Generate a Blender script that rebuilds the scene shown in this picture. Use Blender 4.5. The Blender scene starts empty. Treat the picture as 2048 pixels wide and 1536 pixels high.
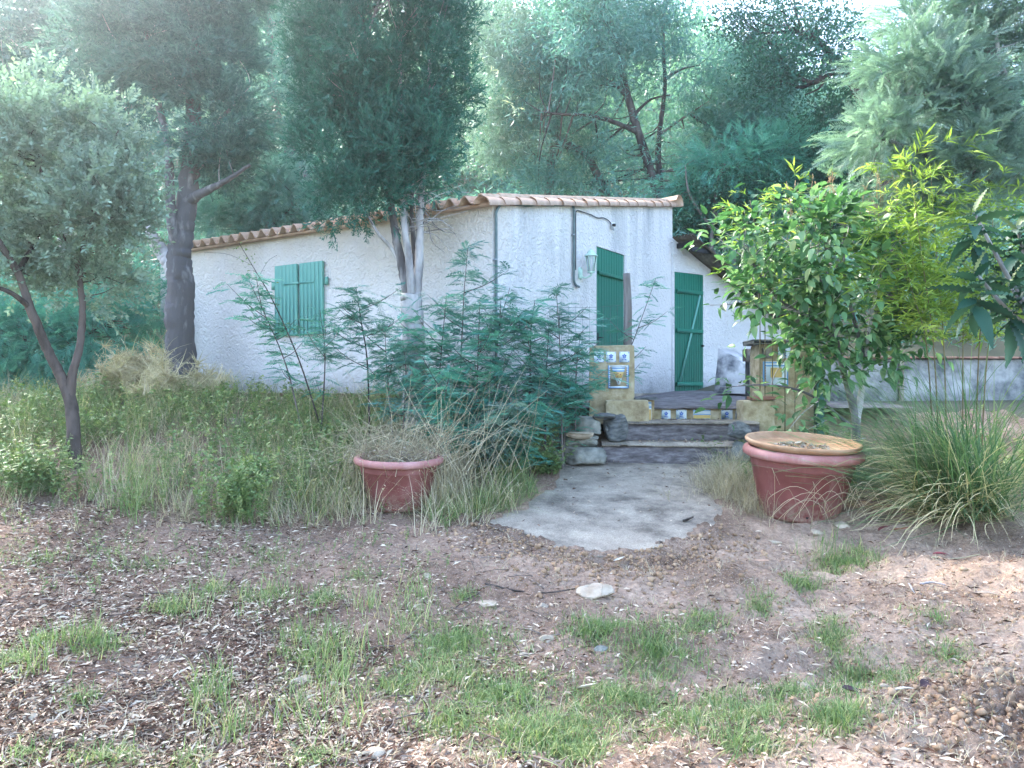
import bpy, math, random
import numpy as np
from mathutils import Vector

# ------------------------------------------------------------------ camera, world, sun, exposure
sc = bpy.context.scene
C = sc.collection
EYE, F = 1.5, 1547.0                     # eye height (m), focal length in photograph pixels
cam = bpy.data.cameras.new('camera'); camo = bpy.data.objects.new('camera', cam); C.objects.link(camo)
camo.location = (0, 0, EYE); camo.rotation_euler = (math.radians(90), 0, 0)
cam.sensor_width = 36; cam.lens = 36 * F / 2048; cam.clip_start = .05; cam.clip_end = 1000
sc.camera = camo

SUN_EL, SUN_AZ = 38.0, -38.0             # degrees; azimuth from +Y, negative = left
w = bpy.data.worlds.new('World'); sc.world = w; w.use_nodes = True
nt = w.node_tree; bg = nt.nodes['Background']
sky = nt.nodes.new('ShaderNodeTexSky'); sky.sky_type = 'NISHITA'; sky.sun_disc = False
sky.sun_elevation = math.radians(SUN_EL); sky.sun_rotation = math.radians(SUN_AZ)
sky.air_density = 1.0; sky.dust_density = 2.2; sky.ozone_density = 1.0
nt.links.new(sky.outputs[0], bg.inputs[0]); bg.inputs[1].default_value = .085
sl = bpy.data.lights.new('sun', 'SUN'); so = bpy.data.objects.new('sun', sl); C.objects.link(so)
sl.energy = 1.5; sl.angle = math.radians(11); sl.color = (1, .95, .86)
e, a = math.radians(SUN_EL), math.radians(SUN_AZ)
sdir = Vector((math.sin(a) * math.cos(e), math.cos(a) * math.cos(e), math.sin(e)))
so.rotation_euler = sdir.to_track_quat('Z', 'Y').to_euler(); so.location = (-20, 30, 30)
sc.view_settings.view_transform = 'Standard'; sc.view_settings.look = 'None'
sc.view_settings.exposure = 3.85; sc.view_settings.gamma = 1.0; sc.view_settings.use_curve_mapping = False
sc.cycles.max_bounces = 5; sc.cycles.diffuse_bounces = 3; sc.cycles.transmission_bounces = 4
sc.cycles.volume_bounces = 0; sc.cycles.use_denoising = True; sc.cycles.denoising_prefilter = 'ACCURATE'
sc.cycles.caustics_reflective = False; sc.cycles.caustics_refractive = False

# ------------------------------------------------------------------ numeric helpers
R0 = np.random.default_rng(7)
def P(px, py, D):
    return np.array([(px - 1024) / F * D, D, EYE - (py - 768) / F * D])
def hash2(ix, iy, s):
    h = (ix * 374761393 + iy * 668265263 + s * 974634777) & 0xFFFFFFFF
    h = ((h ^ (h >> 13)) * 1274126177) & 0xFFFFFFFF
    return ((h ^ (h >> 16)) & 0xFFFF) / 65535.0
def vnoise(x, y, s=0):
    ix, iy = np.floor(x).astype(np.int64), np.floor(y).astype(np.int64)
    fx, fy = x - ix, y - iy
    fx, fy = fx * fx * (3 - 2 * fx), fy * fy * (3 - 2 * fy)
    a, b, c, d = hash2(ix, iy, s), hash2(ix + 1, iy, s), hash2(ix, iy + 1, s), hash2(ix + 1, iy + 1, s)
    return (a * (1 - fx) + b * fx) * (1 - fy) + (c * (1 - fx) + d * fx) * fy
def fbm(x, y, s=0, o=4):
    t, amp, n = 0, 1, 0
    for i in range(o):
        t = t + amp * vnoise(x, y, s + i * 17); n += amp; amp *= .5; x = x * 2.03 + 3.1; y = y * 2.03 - 1.7
    return t / n
def sstep(a, b, x):
    t = np.clip((x - a) / (b - a), 0, 1); return t * t * (3 - 2 * t)

# terrain height
TX = np.array([-30, -8, -4, -1.5, .3, 1.2, 2.4, 3.2, 5, 8, 30.])
TY = np.array([-40, 0, 3, 4.5, 5.9, 7, 8, 9, 9.6, 10, 11, 12.5, 14, 17, 22, 30, 45, 70, 112.])
far = [2.3, 4.4, 8.2, 16, 28.5, 46]
TZ = np.array([
 [-.3, .1, .25, .45, .65, .85, 1.0, 1.2, 1.28, 1.32, 1.42, 1.5, 1.6] + far,
 [-.3, .0, .10, .30, .5, .70, .9, 1.12, 1.22, 1.28, 1.38, 1.46, 1.6] + far,
 [-.3, -.1, .0, .2, .4, .58, .8, 1.06, 1.18, 1.26, 1.36, 1.42, 1.5] + far,
 [-.3, -.1, .0, .1, .25, .42, .65, .98, 1.12, 1.22, 1.34, 1.40, 1.5] + far,
 [-.3, -.1, .0, .06, .17, .33, .5, .75, .98, 1.12, 1.3, 1.36, 1.45] + far,
 [-.3, -.1, .0, .04, .13, .28, .41, .53, .60, .75, 1.1, 1.2, 1.3] + far,
 [-.3, -.1, .0, .04, .13, .30, .41, .53, .60, .75, 1.1, 1.2, 1.3] + far,
 [-.3, -.1, .02, .08, .2, .33, .43, .55, .7, .9, 1.18, 1.28, 1.4] + far,
 [-.3, -.1, .08, .16, .28, .40, .5, .65, .85, 1.02, 1.26, 1.34, 1.5] + far,
 [-.3, .0, .12, .2, .32, .45, .55, .7, .9, 1.06, 1.28, 1.36, 1.6] + far,
 [-.3, .1, .2, .3, .42, .55, .65, .8, 1.0, 1.1, 1.3, 1.4, 1.6] + far]).T
def terr(x, y):
    x = np.asarray(x, float); y = np.asarray(y, float)
    xc, yc = np.clip(x, TX[0], TX[-1] - 1e-6), np.clip(y, TY[0], TY[-1] - 1e-6)
    i = np.clip(np.searchsorted(TX, xc, 'right') - 1, 0, len(TX) - 2); j = np.clip(np.searchsorted(TY, yc, 'right') - 1, 0, len(TY) - 2)
    fx = (xc - TX[i]) / (TX[i + 1] - TX[i]); fy = (yc - TY[j]) / (TY[j + 1] - TY[j])
    z = (TZ[j, i] * (1 - fx) + TZ[j, i + 1] * fx) * (1 - fy) + (TZ[j + 1, i] * (1 - fx) + TZ[j + 1, i + 1] * fx) * fy
    hill = sstep(18, 60, y)
    ang = x / np.maximum(y, 1)
    z = z * (1 - hill * .27 * sstep(.16, .4, ang)) + hill * 3 * (fbm(x * .05, y * .05, 5, 3) - .5)
    return z
def slab_z(y): return .195 + (y - 5.9) * .1265
SLABPX = [(1118, 957), (1085, 985), (1040, 1015), (985, 1032), (955, 1046), (1000, 1058), (1050, 1068), (1085, 1080), (1108, 1094),
          (1150, 1100), (1195, 1112), (1245, 1108), (1300, 1098), (1350, 1086), (1400, 1066), (1432, 1048), (1446, 1020), (1455, 985), (1462, 950), (1466, 922), (1120, 922)]
def slabpt(px, py):
    D = 2.051 / ((py - 768) / F + .1265); return ((px - 1024) / F * D, D)
SLAB = np.array([slabpt(*p) for p in SLABPX])
def inpoly(x, y, poly):
    x = np.asarray(x, float); y = np.asarray(y, float); r = np.zeros(x.shape, bool); n = len(poly)
    for k in range(n):
        x1, y1 = poly[k]; x2, y2 = poly[(k + 1) % n]
        c = ((y1 > y) != (y2 > y)) & (x < (x2 - x1) * (y - y1) / (y2 - y1 + 1e-12) + x1); r ^= c
    return r
def segdist(x, y, pts):
    d = np.full(np.shape(x), 1e9)
    for (x1, y1), (x2, y2) in zip(pts[:-1], pts[1:]):
        L2 = (x2 - x1) ** 2 + (y2 - y1) ** 2
        t = np.clip(((x - x1) * (x2 - x1) + (y - y1) * (y2 - y1)) / L2, 0, 1)
        d = np.minimum(d, np.hypot(x - x1 - t * (x2 - x1), y - y1 - t * (y2 - y1)))
    return d
FRONT = SLAB[4:16]
def gnd(x, y):
    """terrain with the near relief: ruts, clods, the heap of dug soil"""
    x = np.asarray(x, float); y = np.asarray(y, float)
    z = terr(x, y)
    near = 1 - sstep(11, 13, y)
    n1 = fbm(x * 1.3, y * 1.3, 11, 3) - .5; n2 = fbm(x * 7, y * 7, 23, 3) - .5; n3 = fbm(x * 26, y * 26, 31, 2) - .5
    rough = .35 + .65 * sstep(.1, .9, x / np.maximum(y, .5) * 2 + .5)
    z = z + near * (.10 * n1 * (.7 + 1.2 * rough * (y < 7)) + .055 * n2 * (.4 + 1.3 * rough) + .020 * n3 * (.6 + rough))
    d = segdist(x, y, FRONT)
    dug = np.exp(-(d / .28) ** 2) * (~inpoly(x, y, SLAB))
    bill = np.abs(fbm(x * 9, y * 9, 41, 3) - .5) * 2; bill2 = np.abs(fbm(x * 24, y * 24, 43, 2) - .5) * 2
    z = z + dug * (.15 * bill + .07 * bill2 - .05) - .05 * np.exp(-(d / .07) ** 2)
    mx, my = 2.28, 3.35
    m = np.exp(-(((x - mx) / .75) ** 2 + ((y - my) / .55) ** 2))
    z = z + m * (.17 + .13 * (bill - .3) + .07 * (bill2 - .3))
    # a hollow left of the heap
    z = z - .10 * np.exp(-(((x - 1.75) / .5) ** 2 + ((y - 4.05) / .28) ** 2)) + .07 * np.exp(-(((x - 1.3) / .35) ** 2 + ((y - 4.35) / .2) ** 2)) * (.6 + bill)
    lap = np.exp(-(d / .16) ** 2) * sstep(.28, .5, fbm(x * 3.1, y * 3.1, 91, 2)); out_ = ~inpoly(x, y, SLAB)
    z = np.where(out_, z * (1 - lap) + lap * np.maximum(z, slab_z(np.clip(y, 5.8, 9)) + .012 * bill), z)
    ds = segdist(x, y, SLAB[np.r_[0:5, 15:20]][:5]); ds = np.minimum(ds, segdist(x, y, SLAB[15:20])); lap2 = np.exp(-(ds / .22) ** 2) * (y > 6.3)
    z = np.where(out_, z * (1 - lap2) + lap2 * np.maximum(z, slab_z(y) + .006), z)
    ins = inpoly(x, y, SLAB)
    edge = segdist(x, y, np.vstack([SLAB, SLAB[:1]])[:-2]) < .10 * sstep(.40, .75, fbm(x * 5, y * 5, 97, 3))
    z = np.where(ins & ~edge, np.minimum(z, slab_z(y) - .035), z); z = np.where(ins & edge, slab_z(y) + .012 + .03 * bill2, z)
    return z
def G(px, py):
    """where the view ray through a photograph pixel meets the ground"""
    px = np.atleast_1d(np.asarray(px, float)); py = np.atleast_1d(np.asarray(py, float))
    t = np.full(px.shape, 2.0); done = np.zeros(px.shape, bool); prev = np.full(px.shape, 1.0)
    for k in range(90):
        h = EYE - (py - 768) / F * t - terr((px - 1024) / F * t, t); hit = (h <= 0) & ~done
        t = np.where(hit, t - .14 * (-h) / (prev - h + 1e-9), t); done |= hit; prev = h
        if done.all(): break
        t = np.where(done, t, t + .14)
    x, y = (px - 1024) / F * t, t
    return x, y, gnd(x, y)

# ------------------------------------------------------------------ mesh helpers
class MB:
    def __init__(s): s.V, s.F4, s.F3, s.R, s.n = [], [], [], [], 0
    def add(s, V, F4=None, F3=None, rnd=None):
        V = np.asarray(V, float).reshape(-1, 3)
        if F4 is not None and len(F4): s.F4.append(np.asarray(F4, np.int64).reshape(-1, 4) + s.n)
        if F3 is not None and len(F3): s.F3.append(np.asarray(F3, np.int64).reshape(-1, 3) + s.n)
        s.V.append(V); s.R.append(np.broadcast_to(np.asarray(.5 if rnd is None else rnd, float), (len(V),))); s.n += len(V); return s
    def arrays(s):
        return (np.concatenate(s.V), np.concatenate(s.F4) if s.F4 else np.zeros((0, 4), np.int64),
                np.concatenate(s.F3) if s.F3 else np.zeros((0, 3), np.int64), np.concatenate(s.R))
    def join(s, o, off=(0, 0, 0)):
        V, F4, F3, R = o.arrays(); return s.add(V + np.asarray(off), F4, F3, R)
def mesh(name, mb, mat, smooth=False, off=(0, 0, 0)):
    V, F4, F3, R = mb.arrays()
    V = V - np.asarray(off, float)
    me = bpy.data.meshes.new(name)
    me.vertices.add(len(V)); me.vertices.foreach_set('co', V.astype(np.float32).ravel())
    nl = F4.size + F3.size; me.loops.add(nl)
    me.loops.foreach_set('vertex_index', np.concatenate([F4.ravel(), F3.ravel()]).astype(np.int32))
    st = np.concatenate([np.arange(len(F4)) * 4, F4.size + np.arange(len(F3)) * 3]).astype(np.int32)
    me.polygons.add(len(st)); me.polygons.foreach_set('loop_start', st)
    at = me.attributes.new('rnd', 'FLOAT', 'POINT'); at.data.foreach_set('value', R.astype(np.float32))
    me.update(calc_edges=True); me.validate()
    if smooth: me.polygons.foreach_set('use_smooth', np.ones(len(st), bool))
    for m in (mat if isinstance(mat, (list, tuple)) else [mat]): me.materials.append(m)
    return me
def link(name, me, parent=None, loc=None):
    o = bpy.data.objects.new(name, me); C.objects.link(o)
    if loc is not None: o.location = loc
    if parent is not None: o.parent = parent
    return o
def tag(o, label=None, cat=None, group=None, kind=None):
    if label: o['label'] = label
    if cat: o['category'] = cat
    if group: o['group'] = group
    if kind: o['kind'] = kind
    return o
def empty(name, loc, label, cat, group=None, rz=0):
    o = bpy.data.objects.new(name, None); C.objects.link(o); o.empty_display_size = .2
    o.location = loc; o.rotation_euler = (0, 0, rz); return tag(o, label, cat, group)
def part(name, mb, mat, parent, smooth=False, world=True, kind=None):
    off = (0, 0, 0)
    if world:
        q = parent; off = np.zeros(3)
        while q is not None: off = off + np.array(q.location); q = q.parent
    o = link(name, mesh(name, mb, mat, smooth, off), parent)
    if kind: o['kind'] = kind
    return o
def box(x0, x1, y0, y1, z0, z1, rnd=.5):
    V = [(x, y, z) for x in (x0, x1) for y in (y0, y1) for z in (z0, z1)]
    return MB().add(V, [(0, 1, 3, 2), (4, 6, 7, 5), (0, 4, 5, 1), (2, 3, 7, 6), (0, 2, 6, 4), (1, 5, 7, 3)], rnd=rnd)
def bevbox(x0, x1, y0, y1, z0, z1, b=.01, rnd=.5, jit=0, rg=None):
    """box with chamfered edges; jit roughens the corners"""
    import itertools
    c = np.array([(x0 + x1) / 2, (y0 + y1) / 2, (z0 + z1) / 2]); h = np.array([x1 - x0, y1 - y0, z1 - z0]) / 2
    V = []; idx = {}
    for s in itertools.product((-1, 1), repeat=3):
        s = np.array(s)
        for ax in range(3):
            v = s * (h - b); v[ax] = s[ax] * h[ax]; idx[tuple(s) + (ax,)] = len(V); V.append(c + v)
    V = np.array(V)
    if jit: V = V + (rg or R0).normal(0, jit, V.shape)
    q, t = [], []
    for ax in range(3):
        u, v = [k for k in range(3) if k != ax]
        for s in (-1, 1):
            f = []
            for su, sv in ((-1, -1), (1, -1), (1, 1), (-1, 1)):
                k = [0, 0, 0]; k[ax] = s; k[u] = su; k[v] = sv; f.append(idx[tuple(k) + (ax,)])
            q.append(f if (s > 0) == (ax != 1) else f[::-1])
    for ax in range(3):
        u, v = [k for k in range(3) if k != ax]
        for su in (-1, 1):
            for sv in (-1, 1):
                f = []
                for s, a2 in ((-1, u), (1, u), (1, v), (-1, v)):
                    k = [0, 0, 0]; k[ax] = s; k[u] = su; k[v] = sv; f.append(idx[tuple(k) + (a2,)])
                q.append(f)
    for s in itertools.product((-1, 1), repeat=3): t.append([idx[s + (ax,)] for ax in range(3)])
    return MB().add(V, q, t, rnd)
def catmull(pts, n):
    p = np.asarray(pts, float)
    if len(p) == 2: return p[0] + (p[1] - p[0]) * np.linspace(0, 1, n)[:, None]
    q = np.vstack([2 * p[0] - p[1], p, 2 * p[-1] - p[-2]]); out = []
    for t in np.linspace(0, len(p) - 1 - 1e-9, n):
        i = int(t); f = t - i; a, b, c, d = q[i], q[i + 1], q[i + 2], q[i + 3]
        out.append(.5 * (2 * b + (c - a) * f + (2 * a - 5 * b + 4 * c - d) * f * f + (3 * b - a - 3 * c + d) * f ** 3))
    return np.array(out)
def tube(pts, r, k=8, rough=0, rg=None, rnd=.5, cap=True):
    p = np.asarray(pts, float); n = len(p); r = np.broadcast_to(np.asarray(r, float), (n,))
    t = np.gradient(p, axis=0); t /= np.linalg.norm(t, axis=1)[:, None] + 1e-9
    ref = np.array([0, 0, 1.]) if abs(t[0, 2]) < .9 else np.array([1., 0, 0])
    u = np.cross(ref, t[0]); u /= np.linalg.norm(u); V = []; ph = rg.uniform(0, 50) if rough else 0
    for i in range(n):
        u = u - t[i] * u.dot(t[i]); u /= np.linalg.norm(u) + 1e-9; v = np.cross(t[i], u)
        a = np.arange(k) * 2 * np.pi / k; rr = r[i] * (1 + (rough * 5 * (fbm(np.cos(a) * 1.6 + i * .17, np.sin(a) * 1.6 - i * .13 + ph, 3, 3) - .5) if rough else 0))
        V.append(p[i] + (np.cos(a) * rr)[:, None] * u + (np.sin(a) * rr)[:, None] * v)
    V = np.vstack(V); q = []
    for i in range(n - 1):
        a = np.arange(k); b = (a + 1) % k
        q.append(np.stack([i * k + a, i * k + b, (i + 1) * k + b, (i + 1) * k + a], 1))
    mb = MB(); V = np.vstack([V, p[-1:], p[:1]]); a = np.arange(k); b = (a + 1) % k; e0 = (n - 1) * k
    f3 = np.vstack([np.stack([e0 + a, e0 + b, np.full(k, n * k)], 1), np.stack([b, a, np.full(k, n * k + 1)], 1)]) if cap else None
    return mb.add(V, np.vstack(q), f3, rnd)
def lathe(prof, k=48, c=(0, 0, 0), rnd=.5):
    prof = np.asarray(prof, float); n = len(prof); a = np.arange(k) * 2 * np.pi / k
    V = np.stack([np.outer(prof[:, 0], np.cos(a)), np.outer(prof[:, 0], np.sin(a)), np.repeat(prof[:, 1:2], k, 1)], 2).reshape(-1, 3) + np.asarray(c)
    q = []; i = np.arange(k); j = (i + 1) % k
    for m in range(n - 1): q.append(np.stack([m * k + i, m * k + j, (m + 1) * k + j, (m + 1) * k + i], 1))
    return MB().add(V, np.vstack(q), rnd=rnd)
def ico(sub=1):
    t = (1 + 5 ** .5) / 2
    v = [(-1, t, 0), (1, t, 0), (-1, -t, 0), (1, -t, 0), (0, -1, t), (0, 1, t), (0, -1, -t), (0, 1, -t), (t, 0, -1), (t, 0, 1), (-t, 0, -1), (-t, 0, 1)]
    f = [(0, 11, 5), (0, 5, 1), (0, 1, 7), (0, 7, 10), (0, 10, 11), (1, 5, 9), (5, 11, 4), (11, 10, 2), (10, 7, 6), (7, 1, 8), (3, 9, 4), (3, 4, 2), (3, 2, 6), (3, 6, 8), (3, 8, 9), (4, 9, 5), (2, 4, 11), (6, 2, 10), (8, 6, 7), (9, 8, 1)]
    v = [np.array(x) / np.linalg.norm(x) for x in v]
    for _ in range(sub):
        c, g = {}, []
        def mid(a, b):
            k = (min(a, b), max(a, b))
            if k not in c: m = v[a] + v[b]; v.append(m / np.linalg.norm(m)); c[k] = len(v) - 1
            return c[k]
        for a_, b_, c_ in f:
            x, y, z = mid(a_, b_), mid(b_, c_), mid(c_, a_); g += [(a_, x, z), (b_, y, x), (c_, z, y), (x, y, z)]
        f = g
    return np.array(v), np.array(f)
def rock(rg, size, sub=2, ang=.5, rnd=.5):
    """a stone: sphere cut by random planes, then roughened"""
    v, f = ico(sub); v = v.copy()
    for _ in range(9):
        n = rg.normal(size=3); n /= np.linalg.norm(n); d = rg.uniform(.45, .85)
        h = v @ n - d; v -= np.outer(np.where(h > 0, h, 0), n) * ang * 1.9
    v *= np.asarray(size); v += rg.normal(0, .02, v.shape) * np.mean(size)
    return MB().add(v, None, f, rnd)
def rots(yaw, pitch, roll):
    cy, sy, cp, sp, cr, sr = np.cos(yaw), np.sin(yaw), np.cos(pitch), np.sin(pitch), np.cos(roll), np.sin(roll)
    x = np.stack([cy * cp, sy * cp, sp], 1); l = np.stack([-sy, cy, np.zeros_like(cy)], 1); u = np.cross(x, l)
    y = l * cr[:, None] + u * sr[:, None]; z = -l * sr[:, None] + u * cr[:, None]
    return np.stack([x, y, z], 2)
def scatter(tmpls, pos, yaw, pitch, roll, scale, rg, rnd=None, rw=.35):
    """copies of small meshes; each copy gets its own tint value"""
    pos = np.asarray(pos, float); n = len(pos); mb = MB()
    yaw, pitch, roll, scale = [np.broadcast_to(np.asarray(q, float), (n,)) for q in (yaw, pitch, roll, scale)]
    Rm = rots(yaw, pitch, roll); pick = rg.integers(0, len(tmpls), n)
    rnd = rg.random(n) if rnd is None else rnd
    for k, t in enumerate(tmpls):
        V, F4, F3, R = t.arrays(); ii = np.nonzero(pick == k)[0]
        if not len(ii): continue
        W = np.einsum('nij,vj->nvi', Rm[ii], V) * scale[ii][:, None, None] + pos[ii][:, None, :]
        o = (np.arange(len(ii)) * len(V))[:, None, None]
        rr = np.clip(rnd[ii][:, None] * (1 - rw) + R[None, :] * rw, 0, 1)
        mb.add(W.reshape(-1, 3), (F4[None] + o).reshape(-1, 4) if len(F4) else None, (F3[None] + o).reshape(-1, 3) if len(F3) else None, rr.ravel())
    return mb
def dirs(v):
    v = np.asarray(v, float); return np.arctan2(v[:, 1], v[:, 0]), np.arctan2(v[:, 2], np.hypot(v[:, 0], v[:, 1]) + 1e-9)

# ------------------------------------------------------------------ materials
def newmat(name):
    m = bpy.data.materials.new(name); m.use_nodes = True; t = m.node_tree
    b = t.nodes['Principled BSDF']; return m, t, b
def N(t, kind, **kw):
    n = t.nodes.new(kind)
    for k, v in kw.items():
        if k in n.inputs: n.inputs[k].default_value = v
        else: setattr(n, k, v)
    return n
def ramp(t, fac, stops):
    r = t.nodes.new('ShaderNodeValToRGB'); el = r.color_ramp.elements
    while len(el) < len(stops): el.new(.5)
    for q, (p, c) in zip(el, stops): q.position = p; q.color = (*c, 1) if len(c) == 3 else c
    t.links.new(fac, r.inputs[0]); return r.outputs[0]
def mixc(t, fac, a, b, mode='MIX'):
    m = t.nodes.new('ShaderNodeMix'); m.data_type = 'RGBA'; m.blend_type = mode
    for s, v in ((m.inputs[0], fac), (m.inputs[6], a), (m.inputs[7], b)):
        if hasattr(v, 'is_linked'): t.links.new(v, s)
        elif isinstance(v, (tuple, list)): s.default_value = (*v, 1)
        else: s.default_value = v
    return m.outputs[2]
def objco(t, scale=(1, 1, 1)):
    c = t.nodes.new('ShaderNodeTexCoord'); m = t.nodes.new('ShaderNodeMapping'); m.inputs['Scale'].default_value = scale
    t.links.new(c.outputs['Object'], m.inputs[0]); return m.outputs[0]
def noise(t, vec, scale, detail=4, rough=.55):
    n = N(t, 'ShaderNodeTexNoise'); n.inputs['Scale'].default_value = scale; n.inputs['Detail'].default_value = detail; n.inputs['Roughness'].default_value = rough
    t.links.new(vec, n.inputs['Vector']); return n.outputs['Fac']
def bump(t, b, h, strength=.5, dist=.01):
    n = N(t, 'ShaderNodeBump'); n.inputs['Strength'].default_value = strength; n.inputs['Distance'].default_value = dist
    t.links.new(h, n.inputs['Height']); t.links.new(n.outputs[0], b.inputs['Normal'])
def leafmat(name, stops, trans=.35, rough=.5, spec=.3, tint=(1.0, 1.2, .8)):
    """leaves: tint by the copy's own random value, light shining through"""
    m, t, b = newmat(name)
    at = N(t, 'ShaderNodeAttribute', attribute_name='rnd'); col = ramp(t, at.outputs['Fac'], stops)
    t.links.new(col, b.inputs['Base Color']); b.inputs['Roughness'].default_value = rough; b.inputs['Specular IOR Level'].default_value = spec
    tr = N(t, 'ShaderNodeBsdfTranslucent'); t.links.new(mixc(t, 1.0, col, tint, 'MULTIPLY'), tr.inputs[0])
    mx = N(t, 'ShaderNodeMixShader'); mx.inputs[0].default_value = trans
    t.links.new(b.outputs[0], mx.inputs[1]); t.links.new(tr.outputs[0], mx.inputs[2])
    t.links.new(mx.outputs[0], t.nodes['Material Output'].inputs[0]); return m
def plain(name, c1, c2, scale=8, rough=.8, bstr=.4, bdist=.005, spec=.3, bscale=None, co=(1, 1, 1), detail=5, metal=0):
    m, t, b = newmat(name); v = objco(t, co); n = noise(t, v, scale, detail)
    at = N(t, 'ShaderNodeAttribute', attribute_name='rnd')
    ad = N(t, 'ShaderNodeMath', operation='MULTIPLY_ADD'); t.links.new(at.outputs['Fac'], ad.inputs[0]); ad.inputs[1].default_value = .5; ad.inputs[2].default_value = -.25
    ad2 = N(t, 'ShaderNodeMath', operation='ADD'); t.links.new(ad.outputs[0], ad2.inputs[0]); t.links.new(n, ad2.inputs[1])
    t.links.new(ramp(t, ad2.outputs[0], [(.3, c1), (.7, c2)]), b.inputs['Base Color'])
    b.inputs['Roughness'].default_value = rough; b.inputs['Specular IOR Level'].default_value = spec; b.inputs['Metallic'].default_value = metal
    if bstr: bump(t, b, noise(t, v, bscale or scale * 3, 6), bstr, bdist)
    return m
def attrramp(name, stops, rough=.85, spec=.2, trans=0):
    return leafmat(name, stops, trans, rough, spec, (1, 1, .9))

M = {}
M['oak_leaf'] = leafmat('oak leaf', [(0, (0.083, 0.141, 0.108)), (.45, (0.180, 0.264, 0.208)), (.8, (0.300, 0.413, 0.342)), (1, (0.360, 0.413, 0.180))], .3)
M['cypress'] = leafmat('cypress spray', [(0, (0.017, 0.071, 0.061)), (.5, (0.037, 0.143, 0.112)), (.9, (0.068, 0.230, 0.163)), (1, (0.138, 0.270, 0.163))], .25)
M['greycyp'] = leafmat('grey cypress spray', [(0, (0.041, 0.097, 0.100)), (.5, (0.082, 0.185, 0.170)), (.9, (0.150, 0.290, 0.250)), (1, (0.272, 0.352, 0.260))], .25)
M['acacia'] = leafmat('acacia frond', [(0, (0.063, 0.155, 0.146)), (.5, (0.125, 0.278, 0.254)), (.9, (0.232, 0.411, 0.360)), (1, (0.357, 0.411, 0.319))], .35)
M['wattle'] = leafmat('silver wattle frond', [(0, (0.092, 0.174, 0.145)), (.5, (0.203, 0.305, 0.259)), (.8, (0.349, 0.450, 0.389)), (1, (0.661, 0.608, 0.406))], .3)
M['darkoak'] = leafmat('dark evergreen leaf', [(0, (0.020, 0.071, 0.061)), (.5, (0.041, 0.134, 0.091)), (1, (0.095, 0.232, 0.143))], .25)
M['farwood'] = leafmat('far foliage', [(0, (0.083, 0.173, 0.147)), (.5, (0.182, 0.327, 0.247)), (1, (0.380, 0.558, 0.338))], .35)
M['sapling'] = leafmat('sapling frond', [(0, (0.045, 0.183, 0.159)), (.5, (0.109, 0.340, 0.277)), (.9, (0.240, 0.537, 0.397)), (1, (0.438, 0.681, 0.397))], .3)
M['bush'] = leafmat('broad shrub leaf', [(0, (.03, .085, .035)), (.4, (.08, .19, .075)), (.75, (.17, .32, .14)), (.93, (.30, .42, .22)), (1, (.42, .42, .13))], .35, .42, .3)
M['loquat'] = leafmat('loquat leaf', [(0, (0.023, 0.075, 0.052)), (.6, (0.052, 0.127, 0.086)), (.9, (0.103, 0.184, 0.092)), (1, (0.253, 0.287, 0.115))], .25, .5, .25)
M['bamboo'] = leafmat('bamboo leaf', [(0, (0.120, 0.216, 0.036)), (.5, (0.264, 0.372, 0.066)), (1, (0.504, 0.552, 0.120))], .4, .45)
M['culm'] = plain('bamboo culm', (.12, .10, .045), (.24, .19, .09), 12, .5, .1)
M['grass'] = leafmat('grass blade', [(0, (0.091, 0.154, 0.055)), (.4, (0.195, 0.275, 0.102)), (.68, (0.325, 0.374, 0.162)), (.82, (0.546, 0.462, 0.246)), (1, (0.754, 0.572, 0.323))], .3)
M['sedge'] = leafmat('sedge blade', [(0, (0.065, 0.138, 0.052)), (.4, (0.130, 0.225, 0.103)), (.62, (0.260, 0.325, 0.138)), (.7, (0.494, 0.413, 0.230)), (1, (0.806, 0.675, 0.437))], .3)
M['dry'] = leafmat('dry grass', [(0, (0.253, 0.203, 0.132)), (.5, (0.483, 0.407, 0.275)), (1, (0.782, 0.678, 0.506))], .25)
M['weed'] = leafmat('weed leaf', [(0, (0.101, 0.169, 0.069)), (.5, (0.203, 0.292, 0.113)), (1, (0.444, 0.453, 0.189))], .3)
M['litter'] = attrramp('leaf litter', [(0, (0.036, 0.021, 0.015)), (.22, (0.135, 0.067, 0.044)), (.42, (0.281, 0.182, 0.126)), (.62, (0.478, 0.360, 0.265)), (.82, (0.666, 0.533, 0.403)), (1, (0.811, 0.682, 0.538))])
M['straw'] = attrramp('bamboo litter', [(0, (.16, .12, .1)), (.5, (.4, .34, .28)), (1, (.66, .6, .52))])
M['twig'] = plain('twig wood', (.10, .075, .065), (.25, .2, .17), 20)
M['pebble'] = attrramp('pebbles', [(0, (0.184, 0.125, 0.088)), (.5, (0.404, 0.296, 0.217)), (1, (0.710, 0.570, 0.433))])
M['clod'] = attrramp('soil clods', [(0, (0.176, 0.111, 0.068)), (.6, (0.351, 0.233, 0.147)), (1, (0.540, 0.378, 0.246))])
M['bark_grey'] = plain('grey bark', (.12, .11, .115), (.50, .47, .475), 9, .9, 1, .02, .2, 22, (1, 1, .35))
M['bark_dark'] = plain('dark bark', (.022, .019, .018), (.12, .095, .085), 12, .95, 1, .02, .1, 26, (1, 1, .35))
M['bark_pale'] = plain('pale stem bark', (.10, .09, .092), (.54, .51, .51), 9, .9, .8, .012, .2, 26, (1, 1, .25))
M['bark_mid'] = plain('brown grey bark', (.055, .045, .045), (.20, .17, .16), 9, .9, .8, .015, .2, 22, (1, 1, .3))
M['rockpale'] = plain('pale stone', (.30, .23, .165), (.58, .48, .375), 9, .9, .8, .012, .2, 30)
M['slate'] = plain('schist stone', (.06, .066, .07), (.25, .255, .25), 10, .8, 1, .02, .35, 24, (1, 1, 3))
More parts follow.
